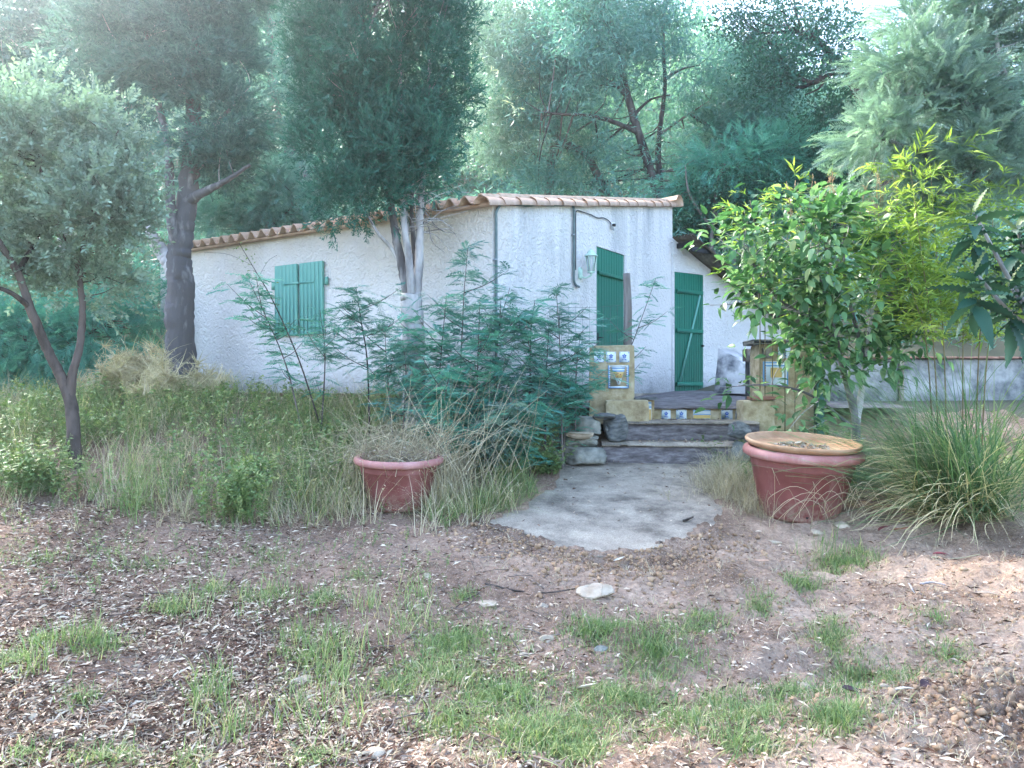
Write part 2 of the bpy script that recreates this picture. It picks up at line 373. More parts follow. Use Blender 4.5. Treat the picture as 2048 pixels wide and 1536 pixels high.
M['stonegrey'] = plain('grey walling stone', (.13, .135, .12), (.38, .37, .33), 8, .88, 1, .018, .25, 26)
M['post'] = plain('weathered post', (.10, .085, .08), (.36, .32, .31), 14, .9, .9, .01, .15, 40, (1, 1, .1))
M['metal'] = plain('grey galvanised', (.25, .27, .28), (.4, .42, .43), 30, .5, 0, metal=.8)
M['wire'] = plain('fence wire', (.10, .13, .12), (.22, .25, .24), 30, .6, 0, metal=.3)
M['conduit'] = plain('grey green conduit', (.085, .125, .13), (.15, .2, .205), 10, .55, .1)
M['cable'] = plain('black cable', (.012, .013, .015), (.03, .03, .035), 10, .5, 0)
M['lampgreen'] = plain('pale green lamp paint', (.42, .60, .50), (.55, .72, .62), 30, .45, .1)
M['glass'], _t, _b = newmat('lantern pane'); _b.inputs['Base Color'].default_value = (.85, .92, .95, 1); _b.inputs['Roughness'].default_value = .25; _b.inputs['Transmission Weight'].default_value = .7
M['white'] = plain('white plastic', (.7, .7, .7), (.8, .8, .8), 20, .4, 0)
M['greenpaint'] = plain('green door paint', (.010, .15, .095), (.018, .20, .13), 5, .5, .25, .002, .4, 60, (1, 1, .2))
M['shutterpaint'] = plain('faded green shutter paint', (.13, .36, .29), (.18, .43, .36), 5, .55, .25, .002, .4, 60, (1, 1, .2))
M['greenpost'] = plain('green post paint', (.01, .07, .05), (.02, .1, .07), 8, .5, .2)
M['tile'] = plain('terracotta roof tile', (.40, .255, .175), (.66, .47, .36), 6, .85, .4, .004, .2, 40)
M['coping'] = plain('red coping tile', (.28, .13, .09), (.45, .25, .18), 8, .85, .4)
M['pot'] = plain('terracotta plastic', (.20, .06, .048), (.285, .10, .085), 3, .55, .12, .002, .4, 60)
M['potrim'] = plain('faded pink plastic rim', (.43, .195, .185), (.60, .33, .32), 4, .6, .12, .002, .35, 50)
def potmat(name, c1, c2, fade):
    m, t, b = newmat(name); v = objco(t); c = ramp(t, noise(t, v, 3.5, 5), [(.35, c1), (.65, c2)])
    st_ = ramp(t, noise(t, objco(t, (2, 2, .5)), 4, 6, .7), [(.50, (0, 0, 0)), (.75, (1, 1, 1))]); mu = N(t, 'ShaderNodeMath', operation='MULTIPLY'); t.links.new(st_, mu.inputs[0]); mu.inputs[1].default_value = .55
    c = mixc(t, mu.outputs[0], c, fade)
    sp = N(t, 'ShaderNodeSeparateXYZ'); t.links.new(v, sp.inputs[0]); mr = N(t, 'ShaderNodeMapRange'); t.links.new(sp.outputs['Z'], mr.inputs[0]); mr.inputs[1].default_value = .22; mr.inputs[2].default_value = .0
    ns = ramp(t, noise(t, v, 18, 5, .7), [(.42, (0, 0, 0)), (.62, (1, 1, 1))]); m2 = N(t, 'ShaderNodeMath', operation='MULTIPLY'); t.links.new(mr.outputs[0], m2.inputs[0]); t.links.new(ns, m2.inputs[1])
    c = mixc(t, m2.outputs[0], c, (.36, .28, .22)); t.links.new(c, b.inputs['Base Color']); b.inputs['Roughness'].default_value = .62; b.inputs['Specular IOR Level'].default_value = .3; bump(t, b, noise(t, v, 60, 5), .15, .003); return m
M['pot'] = potmat('terracotta plastic weathered', (.175, .052, .045), (.25, .088, .078), (.36, .20, .185)); M['potrim'] = potmat('pink plastic rim weathered', (.34, .14, .125), (.47, .235, .22), (.58, .42, .39))
M['saucer'] = plain('clay saucer', (.30, .165, .09), (.52, .34, .22), 5, .85, .3, .003, .2, 40)
M['corrug'] = plain('mossy corrugated sheet', (.09, .075, .055), (.27, .24, .19), 6, .9, .5, .004)
M['beam'] = plain('dark beam', (.03, .032, .038), (.07, .07, .075), 10, .8, .3)
M['block'] = plain('hollow block', (.25, .20, .17), (.42, .36, .32), 14, .9, .6, .005)
M['glaze'] = plain('white glazed tile', (.70, .76, .80), (.80, .85, .88), 4, .18, 0, spec=.5)
M['blue'] = plain('blue glaze', (.03, .09, .42), (.08, .2, .55), 20, .2, 0, spec=.5)
M['lightblue'] = plain('light blue glaze', (.10, .30, .62), (.16, .38, .68), 20, .2, 0, spec=.5)
M['yellow'] = plain('ochre glaze', (.62, .42, .14), (.72, .52, .22), 12, .25, 0, spec=.5)
M['redglaze'] = plain('red glaze', (.40, .08, .06), (.5, .12, .08), 12, .25, 0, spec=.5)

# the yellow ochre render of the gate piers
def ochre():
    m, t, b = newmat('ochre render'); v = objco(t)
    c = ramp(t, noise(t, v, 7, 6, .65), [(.3, (.28, .20, .11)), (.5, (.50, .405, .25)), (.72, (.68, .59, .43))])
    d = ramp(t, noise(t, v, 2.2, 4), [(.45, (1, 1, 1)), (.75, (.52, .48, .42))])
    t.links.new(mixc(t, 1, c, d, 'MULTIPLY'), b.inputs['Base Color']); b.inputs['Roughness'].default_value = .92
    bump(t, b, noise(t, v, 38, 6, .7), .9, .012); return m
M['ochre'] = ochre()
# rough cast wall: white, swirled relief, rain streaks under the verge, ochre dirt under the eave, grey foot
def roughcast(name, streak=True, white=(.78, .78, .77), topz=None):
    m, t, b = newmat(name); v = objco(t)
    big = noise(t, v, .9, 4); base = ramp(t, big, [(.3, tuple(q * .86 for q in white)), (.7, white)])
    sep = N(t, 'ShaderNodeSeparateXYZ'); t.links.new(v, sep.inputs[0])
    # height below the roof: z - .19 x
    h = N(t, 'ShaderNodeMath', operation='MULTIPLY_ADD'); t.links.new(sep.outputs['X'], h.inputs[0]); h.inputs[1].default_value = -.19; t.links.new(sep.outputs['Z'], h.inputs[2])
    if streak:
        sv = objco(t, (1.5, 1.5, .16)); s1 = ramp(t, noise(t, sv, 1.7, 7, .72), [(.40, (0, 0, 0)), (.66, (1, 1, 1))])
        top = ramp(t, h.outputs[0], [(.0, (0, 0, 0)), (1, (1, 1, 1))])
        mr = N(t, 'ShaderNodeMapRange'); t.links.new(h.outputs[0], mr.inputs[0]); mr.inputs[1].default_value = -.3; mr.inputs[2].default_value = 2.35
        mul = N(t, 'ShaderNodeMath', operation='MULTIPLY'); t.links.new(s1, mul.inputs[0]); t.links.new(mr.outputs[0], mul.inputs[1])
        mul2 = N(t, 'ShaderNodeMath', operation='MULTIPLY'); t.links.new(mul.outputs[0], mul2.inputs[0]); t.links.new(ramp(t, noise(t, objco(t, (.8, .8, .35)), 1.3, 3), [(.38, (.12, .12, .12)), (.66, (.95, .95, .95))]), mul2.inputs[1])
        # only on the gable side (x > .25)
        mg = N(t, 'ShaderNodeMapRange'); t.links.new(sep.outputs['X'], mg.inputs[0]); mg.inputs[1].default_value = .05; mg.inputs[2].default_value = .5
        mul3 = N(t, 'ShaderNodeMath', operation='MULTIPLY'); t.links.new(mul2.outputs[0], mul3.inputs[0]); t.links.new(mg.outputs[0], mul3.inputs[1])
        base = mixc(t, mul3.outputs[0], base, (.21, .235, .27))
        # ochre dirt washed down from the eave on the long side
        me_ = N(t, 'ShaderNodeMapRange'); t.links.new(h.outputs[0], me_.inputs[0]); me_.inputs[1].default_value = 1.35; me_.inputs[2].default_value = 2.25
        nz = noise(t, objco(t, (1, 1, .6)), 1.7, 5)
        mm = N(t, 'ShaderNodeMath', operation='MULTIPLY'); t.links.new(me_.outputs[0], mm.inputs[0]); t.links.new(nz, mm.inputs[1])
        inv = N(t, 'ShaderNodeMath', operation='SUBTRACT'); inv.inputs[0].default_value = 1; t.links.new(mg.outputs[0], inv.inputs[1])
        mm2 = N(t, 'ShaderNodeMath', operation='MULTIPLY'); t.links.new(mm.outputs[0], mm2.inputs[0]); t.links.new(inv.outputs[0], mm2.inputs[1])
        mm2.use_clamp = True
        base = mixc(t, mm2.outputs[0], base, (.50, .42, .31))
    # splash band at the foot
    fz = N(t, 'ShaderNodeMapRange'); t.links.new(sep.outputs['Z'], fz.inputs[0]); fz.inputs[1].default_value = .42; fz.inputs[2].default_value = .10
    fn = noise(t, v, 4, 5); fm = N(t, 'ShaderNodeMath', operation='MULTIPLY'); t.links.new(fz.outputs[0], fm.inputs[0]); t.links.new(fn, fm.inputs[1]); fm.use_clamp = True
    base = mixc(t, fm.outputs[0], base, (.20, .205, .21))
    t.links.new(base, b.inputs['Base Color']); b.inputs['Roughness'].default_value = .95; b.inputs['Specular IOR Level'].default_value = .15
    wv = N(t, 'ShaderNodeTexNoise'); wv.inputs['Scale'].default_value = 13; wv.inputs['Detail'].default_value = 5; wv.inputs['Distortion'].default_value = 1.6; t.links.new(v, wv.inputs['Vector'])
    bump(t, b, wv.outputs['Fac'], .9, .045); return m
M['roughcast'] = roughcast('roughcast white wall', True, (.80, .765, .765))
M['smoothwall'] = roughcast('annex white wall', False, (.74, .715, .72))
def stained():
    m, t, b = newmat('stained low wall'); v = objco(t)
    c = ramp(t, noise(t, v, 2.2, 6, .65), [(.38, (.10, .105, .11)), (.62, (.44, .43, .41))])
    t.links.new(c, b.inputs['Base Color']); b.inputs['Roughness'].default_value = .93; bump(t, b, noise(t, v, 20, 6), .8, .02); return m
M['stained'] = stained()
def concrete():
    m, t, b = newmat('old concrete'); v = objco(t)
    c = ramp(t, noise(t, v, 3.2, 7, .7), [(.36, (.15, .124, .098)), (.5, (.30, .253, .202)), (.66, (.46, .39, .308))])
    p = ramp(t, noise(t, v, .9, 3), [(.5, (0, 0, 0)), (.7, (1, 1, 1))])
    mp = N(t, 'ShaderNodeMath', operation='MULTIPLY'); t.links.new(p, mp.inputs[0]); mp.inputs[1].default_value = .55
    c = mixc(t, mp.outputs[0], c, (.56, .46, .36))
    sp = ramp(t, noise(t, v, 85, 4, .8), [(.36, (.45, .43, .42)), (.5, (.95, .95, .95)), (.66, (1.3, 1.3, 1.3))]); c = mixc(t, .8, c, sp, 'MULTIPLY')
    t.links.new(c, b.inputs['Base Color']); b.inputs['Roughness'].default_value = .95; bump(t, b, noise(t, v, 34, 7, .7), .8, .012); return m
M['concrete'] = concrete()
def timber():
    m, t, b = newmat('weathered sleeper'); v = objco(t, (1.6, 4, 6))
    c = ramp(t, noise(t, v, 3, 7, .7), [(.33, (.075, .062, .062)), (.5, (.18, .155, .158)), (.68, (.36, .33, .33))])
    t.links.new(c, b.inputs['Base Color']); b.inputs['Roughness'].default_value = .95; bump(t, b, noise(t, v, 9, 7, .7), 1, .02); return m
M['sleeper'] = timber()
def soil():
    m, t, b = newmat('soil'); v = objco(t)
    c = ramp(t, noise(t, v, 1.1, 6, .65), [(.30, (.17, .126, .10)), (.46, (.36, .285, .235)), (.62, (.54, .445, .375)), (.78, (.70, .60, .51))])
    sp_ = N(t, 'ShaderNodeSeparateXYZ'); t.links.new(v, sp_.inputs[0]); mr_ = N(t, 'ShaderNodeMapRange'); t.links.new(sp_.outputs['X'], mr_.inputs[0]); mr_.inputs[1].default_value = -1; mr_.inputs[2].default_value = 2
    c = mixc(t, 1, c, mixc(t, mr_.outputs[0], (.72, .60, .53), (1.0, .89, .79)), 'MULTIPLY')
    f = ramp(t, noise(t, v, 30, 5, .7), [(.3, (.5, .48, .48)), (.7, (1.2, 1.2, 1.2))]); c = mixc(t, 1, c, f, 'MULTIPLY')
    g = ramp(t, noise(t, v, 110, 2), [(.60, (0, 0, 0)), (.68, (1, 1, 1))]); c = mixc(t, g, c, (.42, .36, .31))
    t.links.new(c, b.inputs['Base Color']); b.inputs['Roughness'].default_value = .97; b.inputs['Specular IOR Level'].default_value = .1
    bump(t, b, noise(t, v, 55, 4, .75), 1, .02); return m
M['soil'] = soil()
M['hill'] = plain('hill soil', (.06, .06, .04), (.15, .14, .09), .3, .95, .5, .1)

# ------------------------------------------------------------------ ground, hill, path
def gridmb(xs, ys, fn):
    X, Y = np.meshgrid(xs, ys); Z = fn(X, Y); nx, ny = len(xs), len(ys)
    i = (np.arange(ny - 1)[:, None] * nx + np.arange(nx - 1)[None]).ravel()
    return MB().add(np.stack([X, Y, Z], 2).reshape(-1, 3), np.stack([i, i + 1, i + nx + 1, i + nx], 1)), i
g, _ = gridmb(np.arange(-6.6, 6.61, .027), np.concatenate([np.arange(2.2, 6.2, .024), np.arange(6.2, 10.4, .045)]), gnd)
o = link('ground', mesh('ground', g, M['soil'], True)); tag(o, kind='structure')
def outer(x, y):
    z = terr(x, y); ins = (np.abs(x) < 6.4) & (y > 2.35) & (y < 10.2); return np.where(ins, z - .45, z - .02)
xs = np.unique(np.concatenate([np.linspace(-120, -12, 60), np.arange(-12, 12.1, .3), np.linspace(12, 120, 60)]))
ys = np.unique(np.concatenate([np.linspace(-60, 0, 14), np.arange(0, 20, .35), np.linspace(20, 112, 90)]))
g, _ = gridmb(xs, ys, outer); o = link('hillside', mesh('hillside', g, M['hill'], True)); tag(o, kind='structure')

# concrete path slab with a broken front edge
def slab():
    from mathutils.geometry import delaunay_2d_cdt
    pts = []; n = len(SLAB); rg = np.random.default_rng(3)
    for k in range(n):
        a, b = SLAB[k], SLAB[(k + 1) % n]; m = max(2, int(np.hypot(*(b - a)) / .03))
        for t in np.arange(m) / m:
            q = a + (b - a) * t
            if 1 < k < 17: q = q + rg.normal(0, .006, 2) + .05 * (np.array([fbm(q[0] * 5, q[1] * 5, 71, 3), fbm(q[0] * 5, q[1] * 5, 73, 3)]) - .5)
            pts.append(q)
    m = len(pts); gx, gy = np.meshgrid(np.arange(-.4, 2.7, .06), np.arange(5.8, 9.2, .06)); gx = gx.ravel(); gy = gy.ravel(); ok = inpoly(gx, gy, pts)
    allp = [Vector(p) for p in pts] + [Vector((x, y)) for x, y in zip(gx[ok], gy[ok])]
    v, _, f, *_ = delaunay_2d_cdt(allp, [(k, (k + 1) % m) for k in range(m)], [], 1, 1e-5)
    v = np.array([tuple(q) for q in v]); z = slab_z(v[:, 1]) + .022 * (fbm(v[:, 0] * 2.2, v[:, 1] * 2.2, 9, 4) - .5)
    mb = MB().add(np.column_stack([v, z]), None, [t for t in f if len(t) == 3])
    p = np.array(pts); zt = slab_z(p[:, 1]) + .022 * (fbm(p[:, 0] * 2.2, p[:, 1] * 2.2, 9, 4) - .5); i = np.arange(m); j = (i + 1) % m
    c = p.mean(0); low = c + (p - c) * (.985 + .012 * rg.random((m, 1)))
    return mb.add(np.vstack([np.column_stack([p, zt]), np.column_stack([low, zt - .06 - .02 * rg.random(m)])]), np.stack([i, m + i, m + j, j], 1))
o = link('concrete_path', mesh('concrete_path', slab(), M['concrete'])); tag(o, kind='structure')

# terrace of rough slabs behind the steps and the buried kerb on the left
rg = np.random.default_rng(5)
def terr_slab():
    # sloping sheet from the top riser to the doors
    def fz(x, y): return 1.195 + (y - 9.95) * .047 + .012 * (fbm(x * 2.5, y * 7, 3, 4) - .5)
    g, _ = gridmb(np.linspace(.7, 5.2, 90), np.linspace(9.92, 15, 100), fz); return g
o = link('terrace', mesh('terrace', terr_slab(), M['sleeper'], True)); tag(o, kind='structure')
pk = [P(230, 838, 9.0), P(590, 836, 9.0)]
kb = bevbox(pk[0][0], pk[1][0], 8.95, 9.2, .8, P(0, 836, 9.0)[2], .015, jit=.004, rg=rg)
o = link('terrace_kerb', mesh('terrace_kerb', kb, M['concrete'])); tag(o, 'low buried concrete kerb in the weeds below the long wall', 'kerb')

# ------------------------------------------------------------------ house
H0 = np.array([-.225, 8.95, 1.28]); HA = math.atan2(.839, .545)
HU, HV = np.array([math.cos(HA), math.sin(HA)]), np.array([-math.sin(HA), math.cos(HA)])
UL, VL = 5.61, 6.5
house = empty('house', H0, 'small white roughcast house with terracotta tiles and green shutters', 'house', rz=HA)
def wtop(u): return 2.28 + .19 * u                    # wall top, local z
def u_at(px):                                          # facade coordinate under a photograph column
    k = (px - 1024) / F; return (k * H0[1] - H0[0]) / (HU[0] - k * HU[1])
def v_at(px):
    k = (px - 1024) / F; return (k * H0[1] - H0[0]) / (HV[0] - k * HV[1])
def z_at(py, D): return EYE - (py - 768) / F * D - H0[2]
du0, du1 = u_at(1193), u_at(1249)
dz1 = z_at(492, H0[1] + du0 * HU[1]); dz0 = .03
mb = MB(); TH = .22
def quad(*p): mb.add(np.array(p, float), [(0, 1, 2, 3)])
def strip(u0, u1, z0, z1a, z1b):                       # facade faces, subdivided lengthwise
    quad((u0, 0, z0), (u1, 0, z0), (u1, 0, z1b), (u0, 0, z1a))
strip(0, du0, -.6, wtop(0), wtop(du0)); strip(du0, du1, dz1, wtop(du0), wtop(du1)); strip(du1, UL, -.6, wtop(du1), wtop(UL)); strip(du0, du1, -.6, dz0, dz0)
quad((du0, 0, dz0), (du0, 0, dz1), (du0, .08, dz1), (du0, .08, dz0)); quad((du1, 0, dz0), (du1, .08, dz0), (du1, .08, dz1), (du1, 0, dz1))
quad((du0, 0, dz1), (du1, 0, dz1), (du1, .08, dz1), (du0, .08, dz1)); quad((du0, 0, dz0), (du0, .08, dz0), (du1, .08, dz0), (du1, 0, dz0))
quad((du0, .08, dz0), (du0, .08, dz1), (du1, .08, dz1), (du1, .08, dz0))
quad((0, VL, -.6), (0, 0, -.6), (0, 0, wtop(0)), (0, VL, wtop(0)))
quad((UL, 0, -.6), (UL, VL, -.6), (UL, VL, wtop(UL)), (UL, 0, wtop(UL)))
quad((UL, VL, -.6), (0, VL, -.6), (0, VL, wtop(0)), (UL, VL, wtop(UL)))
quad((0, 0, wtop(0)), (UL, 0, wtop(UL)), (UL, VL, wtop(UL)), (0, VL, wtop(0)))
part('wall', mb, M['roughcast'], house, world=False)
# grey plinth along both walls
part('plinth', bevbox(-.035, .0, -.03, VL + .02, -.6, .10, .008).join(bevbox(.003, du0 - .02, -.035, 0, -.6, .07, .008)).join(bevbox(du1 + .02, UL - .01, -.035, 0, -.6, .07, .008)), M['concrete'], house, world=False)
# roof: boarded deck, tiles on top
sl_ = math.atan(.19)
def rz(u, off=0): return wtop(u) + .012 + off
deck = MB().add([(-.10, -.06, rz(-.10)), (UL + .05, -.06, rz(UL + .05)), (UL + .05, VL + .1, rz(UL + .05)), (-.10, VL + .1, rz(-.10)),
                 (-.10, -.06, rz(-.10) + .03), (UL + .05, -.06, rz(UL + .05) + .03), (UL + .05, VL + .1, rz(UL + .05) + .03), (-.10, VL + .1, rz(-.10) + .03)],
                [(0, 3, 2, 1), (4, 5, 6, 7), (0, 1, 5, 4), (1, 2, 6, 5), (2, 3, 7, 6), (3, 0, 4, 7)])
roof = part('roof', deck, M['tile'], house, world=False)
PW, TL = .222, .44
def roman_tile(L, W):
    """S-shaped roman tile: cover roll and pan, tapering a little; x runs up the slope"""
    n = 15; s = np.linspace(0, 1, n); z = np.where(s < .56, .068 * np.sin(np.pi * s / .56) + .004, .004 - .026 * np.sin(np.pi * (s - .56) / .44)); y = s * W * 1.04
    mb = MB(); V = []
    for x, k in ((0, 1.0), (.012, 1.02), (L, .96)):
        for th in (0, .015): V.append(np.stack([np.full(n, x), y, z * k + th + .03], 1))
    V = np.vstack(V); a = np.arange(n - 1); q = []
    for r0, r1, fl in ((1, 3, 0), (3, 5, 0), (0, 2, 1), (2, 4, 1), (0, 1, 1), (4, 5, 0)):
        f = np.stack([r0 * n + a, r0 * n + a + 1, r1 * n + a + 1, r1 * n + a], 1); q.append(f[:, ::-1] if not fl else f)
    return mb.add(V, np.vstack(q))
tile_me = mesh('tile', roman_tile(TL, PW), M['tile'], True)
ncol = int((VL + .12) / PW)
for r in range(2):
    for c in range(ncol):
        o = link('tile', tile_me, roof); u = -.17 + r * .36
        o.location = (u + rg.normal(0, .006), -.02 + c * PW, rz(u) + .02 + r * .008 + rg.normal(0, .002)); o.rotation_euler = (0, -sl_ + rg.normal(0, .01) - .01, rg.normal(0, .008))
cov = MB()
for c in range(ncol):
    V, F4, F3, R = roman_tile(5.1, PW).arrays(); cs, sn = math.cos(sl_), math.sin(sl_)
    V2 = V.copy(); V2[:, 0] = V[:, 0] * cs - V[:, 2] * sn + .5; V2[:, 2] = V[:, 0] * sn + V[:, 2] * cs + rz(.5) + .02; V2[:, 1] += -.02 + c * PW
    cov.add(V2, F4, F3)
part('roof_covering', cov, M['tile'], roof, True, world=False)
# verge tiles along the gable wall: half-round covers lapped up the slope
def verge(L, r0, r1):
    mb = MB(); n = 12; V = []
    for x, r in ((0, r0), (L, r1)):
        for th in (0, .015):
            a = np.linspace(-.15, math.pi * .93, n); V.append(np.stack([np.full(n, x), -np.cos(a) * (r - th), np.sin(a) * (r - th) * .85], 1))
    V = np.vstack(V); a = np.arange(n - 1); q = []
    for r0_, r1_ in ((0, 2), (1, 3), (0, 1), (2, 3)): q.append(np.stack([r0_ * n + a, r0_ * n + a + 1, r1_ * n + a + 1, r1_ * n + a], 1))
    return mb.add(V, np.vstack(q))
vt = mesh('verge_tile', verge(.46, .115, .095), M['tile'], True)
u = -.2
while u < UL - .2:
    o = link('verge_tile', vt, roof); o.location = (u, .02 + rg.normal(0, .004), rz(u) + .005 + rg.normal(0, .003)); o.rotation_euler = (rg.normal(0, .03), -sl_ + .015 + rg.normal(0, .012), rg.normal(0, .012)); u += .345
ridge = mesh('ridge_tile', verge(.52, .17, .13), M['tile'], True)
for k in range(10):
    o = link('ridge_tile', ridge, roof); o.location = (UL - .02, -.15 + k * .45, rz(UL) + .03); o.rotation_euler = (0, -.0, math.pi / 2 + rg.normal(0, .01))

def plank_door(parent, name, w, h, nb, mat, ledges, brace=None, handle=None, hinge=None, label=None):
    """leaf of vertical boards; local frame x across, -y outward, z up"""
    mb = box(0.004, w - .004, .012, .03, .004, h - .004); d = part(name, mb, mat, parent, world=False)
    bw = w / nb; bm = mesh('board', bevbox(.0015, bw - .0015, -.012, .0115, 0, h, .004), mat)
    for k in range(nb):
        o = link('board', bm, d); o.location = (k * bw, rg.normal(0, .0008), 0)
    for z0, hh in ledges:
        part('ledge', bevbox(.03, w - .02, -.045, -.0125, z0, z0 + hh, .006), mat, d, world=False)
    if brace:
        (x0, z0), (x1, z1), ww = brace; dx, dz = x1 - x0, z1 - z0; L = math.hypot(dx, dz); nx, nz = -dz / L * ww, dx / L * ww
        V = [(x0 + s * nx, y, z0 + s * nz) for y in (-.034, -.0128) for s in (-1, 1)] + [(x1 + s * nx, y, z1 + s * nz) for y in (-.034, -.0128) for s in (-1, 1)]
        part('brace', MB().add(V, [(0, 1, 5, 4), (2, 6, 7, 3), (0, 4, 6, 2), (1, 3, 7, 5), (0, 2, 3, 1), (4, 5, 7, 6)]), M['shutterpaint'], d, world=False)
    if hinge:
        for x0, x1, z in hinge: part('strap_hinge', bevbox(x0, x1, -.02, -.0128, z - .014, z + .014, .002), mat, d, world=False)
    if handle:
        x, z = handle; hb = tube([(x, -.015, z), (x, -.05, z), (x + .09, -.055, z)], .008, 6); hb.join(bevbox(x - .018, x + .018, -.019, -.0128, z - .1, z + .07, .002))
        part('handle', hb, M['cable'], d, world=False)
    return d
d1 = plank_door(house, 'door', du1 - du0 - .02, dz1 - dz0 - .01, 11, M['greenpaint'], [(1.78, .05), (.62, .05)], handle=(.05, .86))
d1.location = (du0 + .01, .022, dz0 + .005)
part('hinge_pin', box(du1 - du0 - .01, du1 - du0 + .035, -.045, -.02, 1.72, 1.84), M['shutterpaint'], d1, world=False)
# shutters on the long wall
sv0, sv1 = v_at(650), v_at(555); sD = H0[1] + sv0 * HV[1]; sz0, sz1 = z_at(668, sD), z_at(522, sD)
for k in range(2):
    wv = (sv1 - sv0) / 2
    s = plank_door(house, 'shutter', wv - .022, sz1 - sz0, 6, M['shutterpaint'], [], hinge=[(.02, wv * .62, sz1 - sz0 - .27)] if k == 0 else [(wv * .4, wv + .03, sz1 - sz0 - .27)])
    # x axis of the leaf runs along the wall away from the gable corner and outward is -u
    s.rotation_euler = (0, 0, -math.pi / 2); s.location = (-.035 - .012 * k, sv0 + (k + 1) * wv - (.003 if k else .019), sz0)
    part('hinge_pin', box(-.075 if k else wv + .01, -.005 if k else wv + .06, -.0, .02, sz1 - sz0 - .33, sz1 - sz0 - .22), M['shutterpaint'], s, world=False)

def wl(u, py, out=.03):
    """facade point (world) at coordinate u and photograph row py"""
    D = H0[1] + u * HU[1]; p = H0[:2] + HU * u - HV * out; return np.array([p[0], p[1], EYE - (py - 768) / F * D])
# conduit and cables
uc = u_at(1144); e_ = empty('electric_conduit', wl(.02, 770), 'grey conduit looping up the house corner and along under the roof verge', 'conduit')
pts = [wl(.03, y) for y in (775, 700, 600, 500, 440, 425)] + [wl(.12, 411), wl(.3, 404.5)] + [wl(u_at(x), y) for x, y in ((1020, 407), (1050, 412), (1075, 408), (1100, 411), (1130, 409))] + [wl(uc - .03, 412), wl(uc, 425)] + [wl(uc, y) for y in (450, 500, 545, 560)] + [wl(uc + .05, 570), wl(uc + .15, 574)]
part('pipe', tube(catmull(pts, 120), .017, 8), M['conduit'], e_, True)
for x, y in ((1020, 407), (1075, 408), (985, 520), (985, 620), (1144, 470), (1130, 409)):
    p = wl(u_at(x) if x > 986 else .03, y, .022); part('clip', bevbox(p[0] - .022, p[0] + .022, p[1] - .035, p[1] + .012, p[2] - .009, p[2] + .009, .002), M['metal'], e_)
e_ = empty('outdoor_cable', wl(uc + .04, 470), 'thin black cable with small white sensor above the tall door', 'cable')
pts = [wl(uc + .03, 540, .04), wl(uc + .035, 480, .04), wl(uc + .07, 432, .02), wl(uc + .11, 422, .02)] + [wl(u_at(x), y, .02) for x, y in ((1165, 425), (1180, 430), (1192, 436), (1205, 436), (1215, 442), (1221, 449))]
part('cord', tube(catmull(pts, 60), .007, 6), M['cable'], e_, True)
p = wl(u_at(1222), 451, .03); part('sensor_box', bevbox(p[0] - .03, p[0] + .03, p[1] - .03, p[1] + .03, p[2] - .055, p[2] + .04, .006), M['white'], e_)
part('sensor_lens', tube([p + (0, -.02, .0), p + (.03, -.045, -.005)], .022, 10), M['cable'], e_)
part('bracket', tube([p + (0, -.02, -.05), p + (.015, -.03, -.085)], .008, 6), M['metal'], e_)

# wall lantern
ul = u_at(1160); lw = wl(ul, 545, .0); lc = np.array([lw[0] - HV[0] * .15 + .02, lw[1] - HV[1] * .15, 0]); LD = lc[1]
zt, zb = EYE - (497 - 768) / F * LD, EYE - (548 - 768) / F * LD; hh = zt - zb
lan = empty('wall_lantern', (lc[0], lc[1], zb - .04), 'pale green hexagonal wall lantern on curled bracket beside the tall door', 'lantern')
def hexring(r, z): return [(lc[0] + r * math.cos(k * math.pi / 3), lc[1] + r * math.sin(k * math.pi / 3), z) for k in range(6)]
def frus(r0, z0, r1, z1, capb=True):
    q = [(k, (k + 1) % 6, 6 + (k + 1) % 6, 6 + k) for k in range(6)]; m = MB().add(hexring(r0, z0) + hexring(r1, z1), q)
    m.add(hexring(r0, z0) + [(lc[0], lc[1], z0)], None, [((k + 1) % 6, k, 6) for k in range(6)]); m.add(hexring(r1, z1) + [(lc[0], lc[1], z1)], None, [(k, (k + 1) % 6, 6) for k in range(6)]); return m
part('cap', frus(.098, zt - .30 * hh, .045, zt - .14 * hh).join(frus(.05, zt - .14 * hh, .02, zt - .06 * hh)).join(frus(.012, zt - .06 * hh, .006, zt)), M['lampgreen'], lan)
part('pane', frus(.042, zb + .1 * hh, .072, zt - .305 * hh), M['glass'], lan)
fr = MB()
for k in range(6):
    a = hexring(.045, zb + .09 * hh)[k]; b = hexring(.077, zt - .30 * hh)[k]; fr.join(tube([a, b], .006, 5))
part('cage', fr, M['lampgreen'], lan)
part('foot', frus(.05, zb + .04 * hh, .052, zb + .1 * hh).join(frus(.012, zb - .02 * hh, .02, zb + .04 * hh)), M['lampgreen'], lan)
wp = wl(ul - .02, 552, .0)
part('arm', tube(catmull([wp + (0, 0, .02), (wp + lc) * .5 * (1, 1, 0) + (0, 0, wp[2] - .03), (lc[0], lc[1], zb - .05 * hh), (lc[0], lc[1], zb)], 16), .012, 8), M['lampgreen'], lan, True)
part('wall_plate', bevbox(wp[0] - .05, wp[0] + .045, wp[1] - .03, wp[1] + .05, wp[2] - .05, wp[2] + .12, .02), M['lampgreen'], lan)

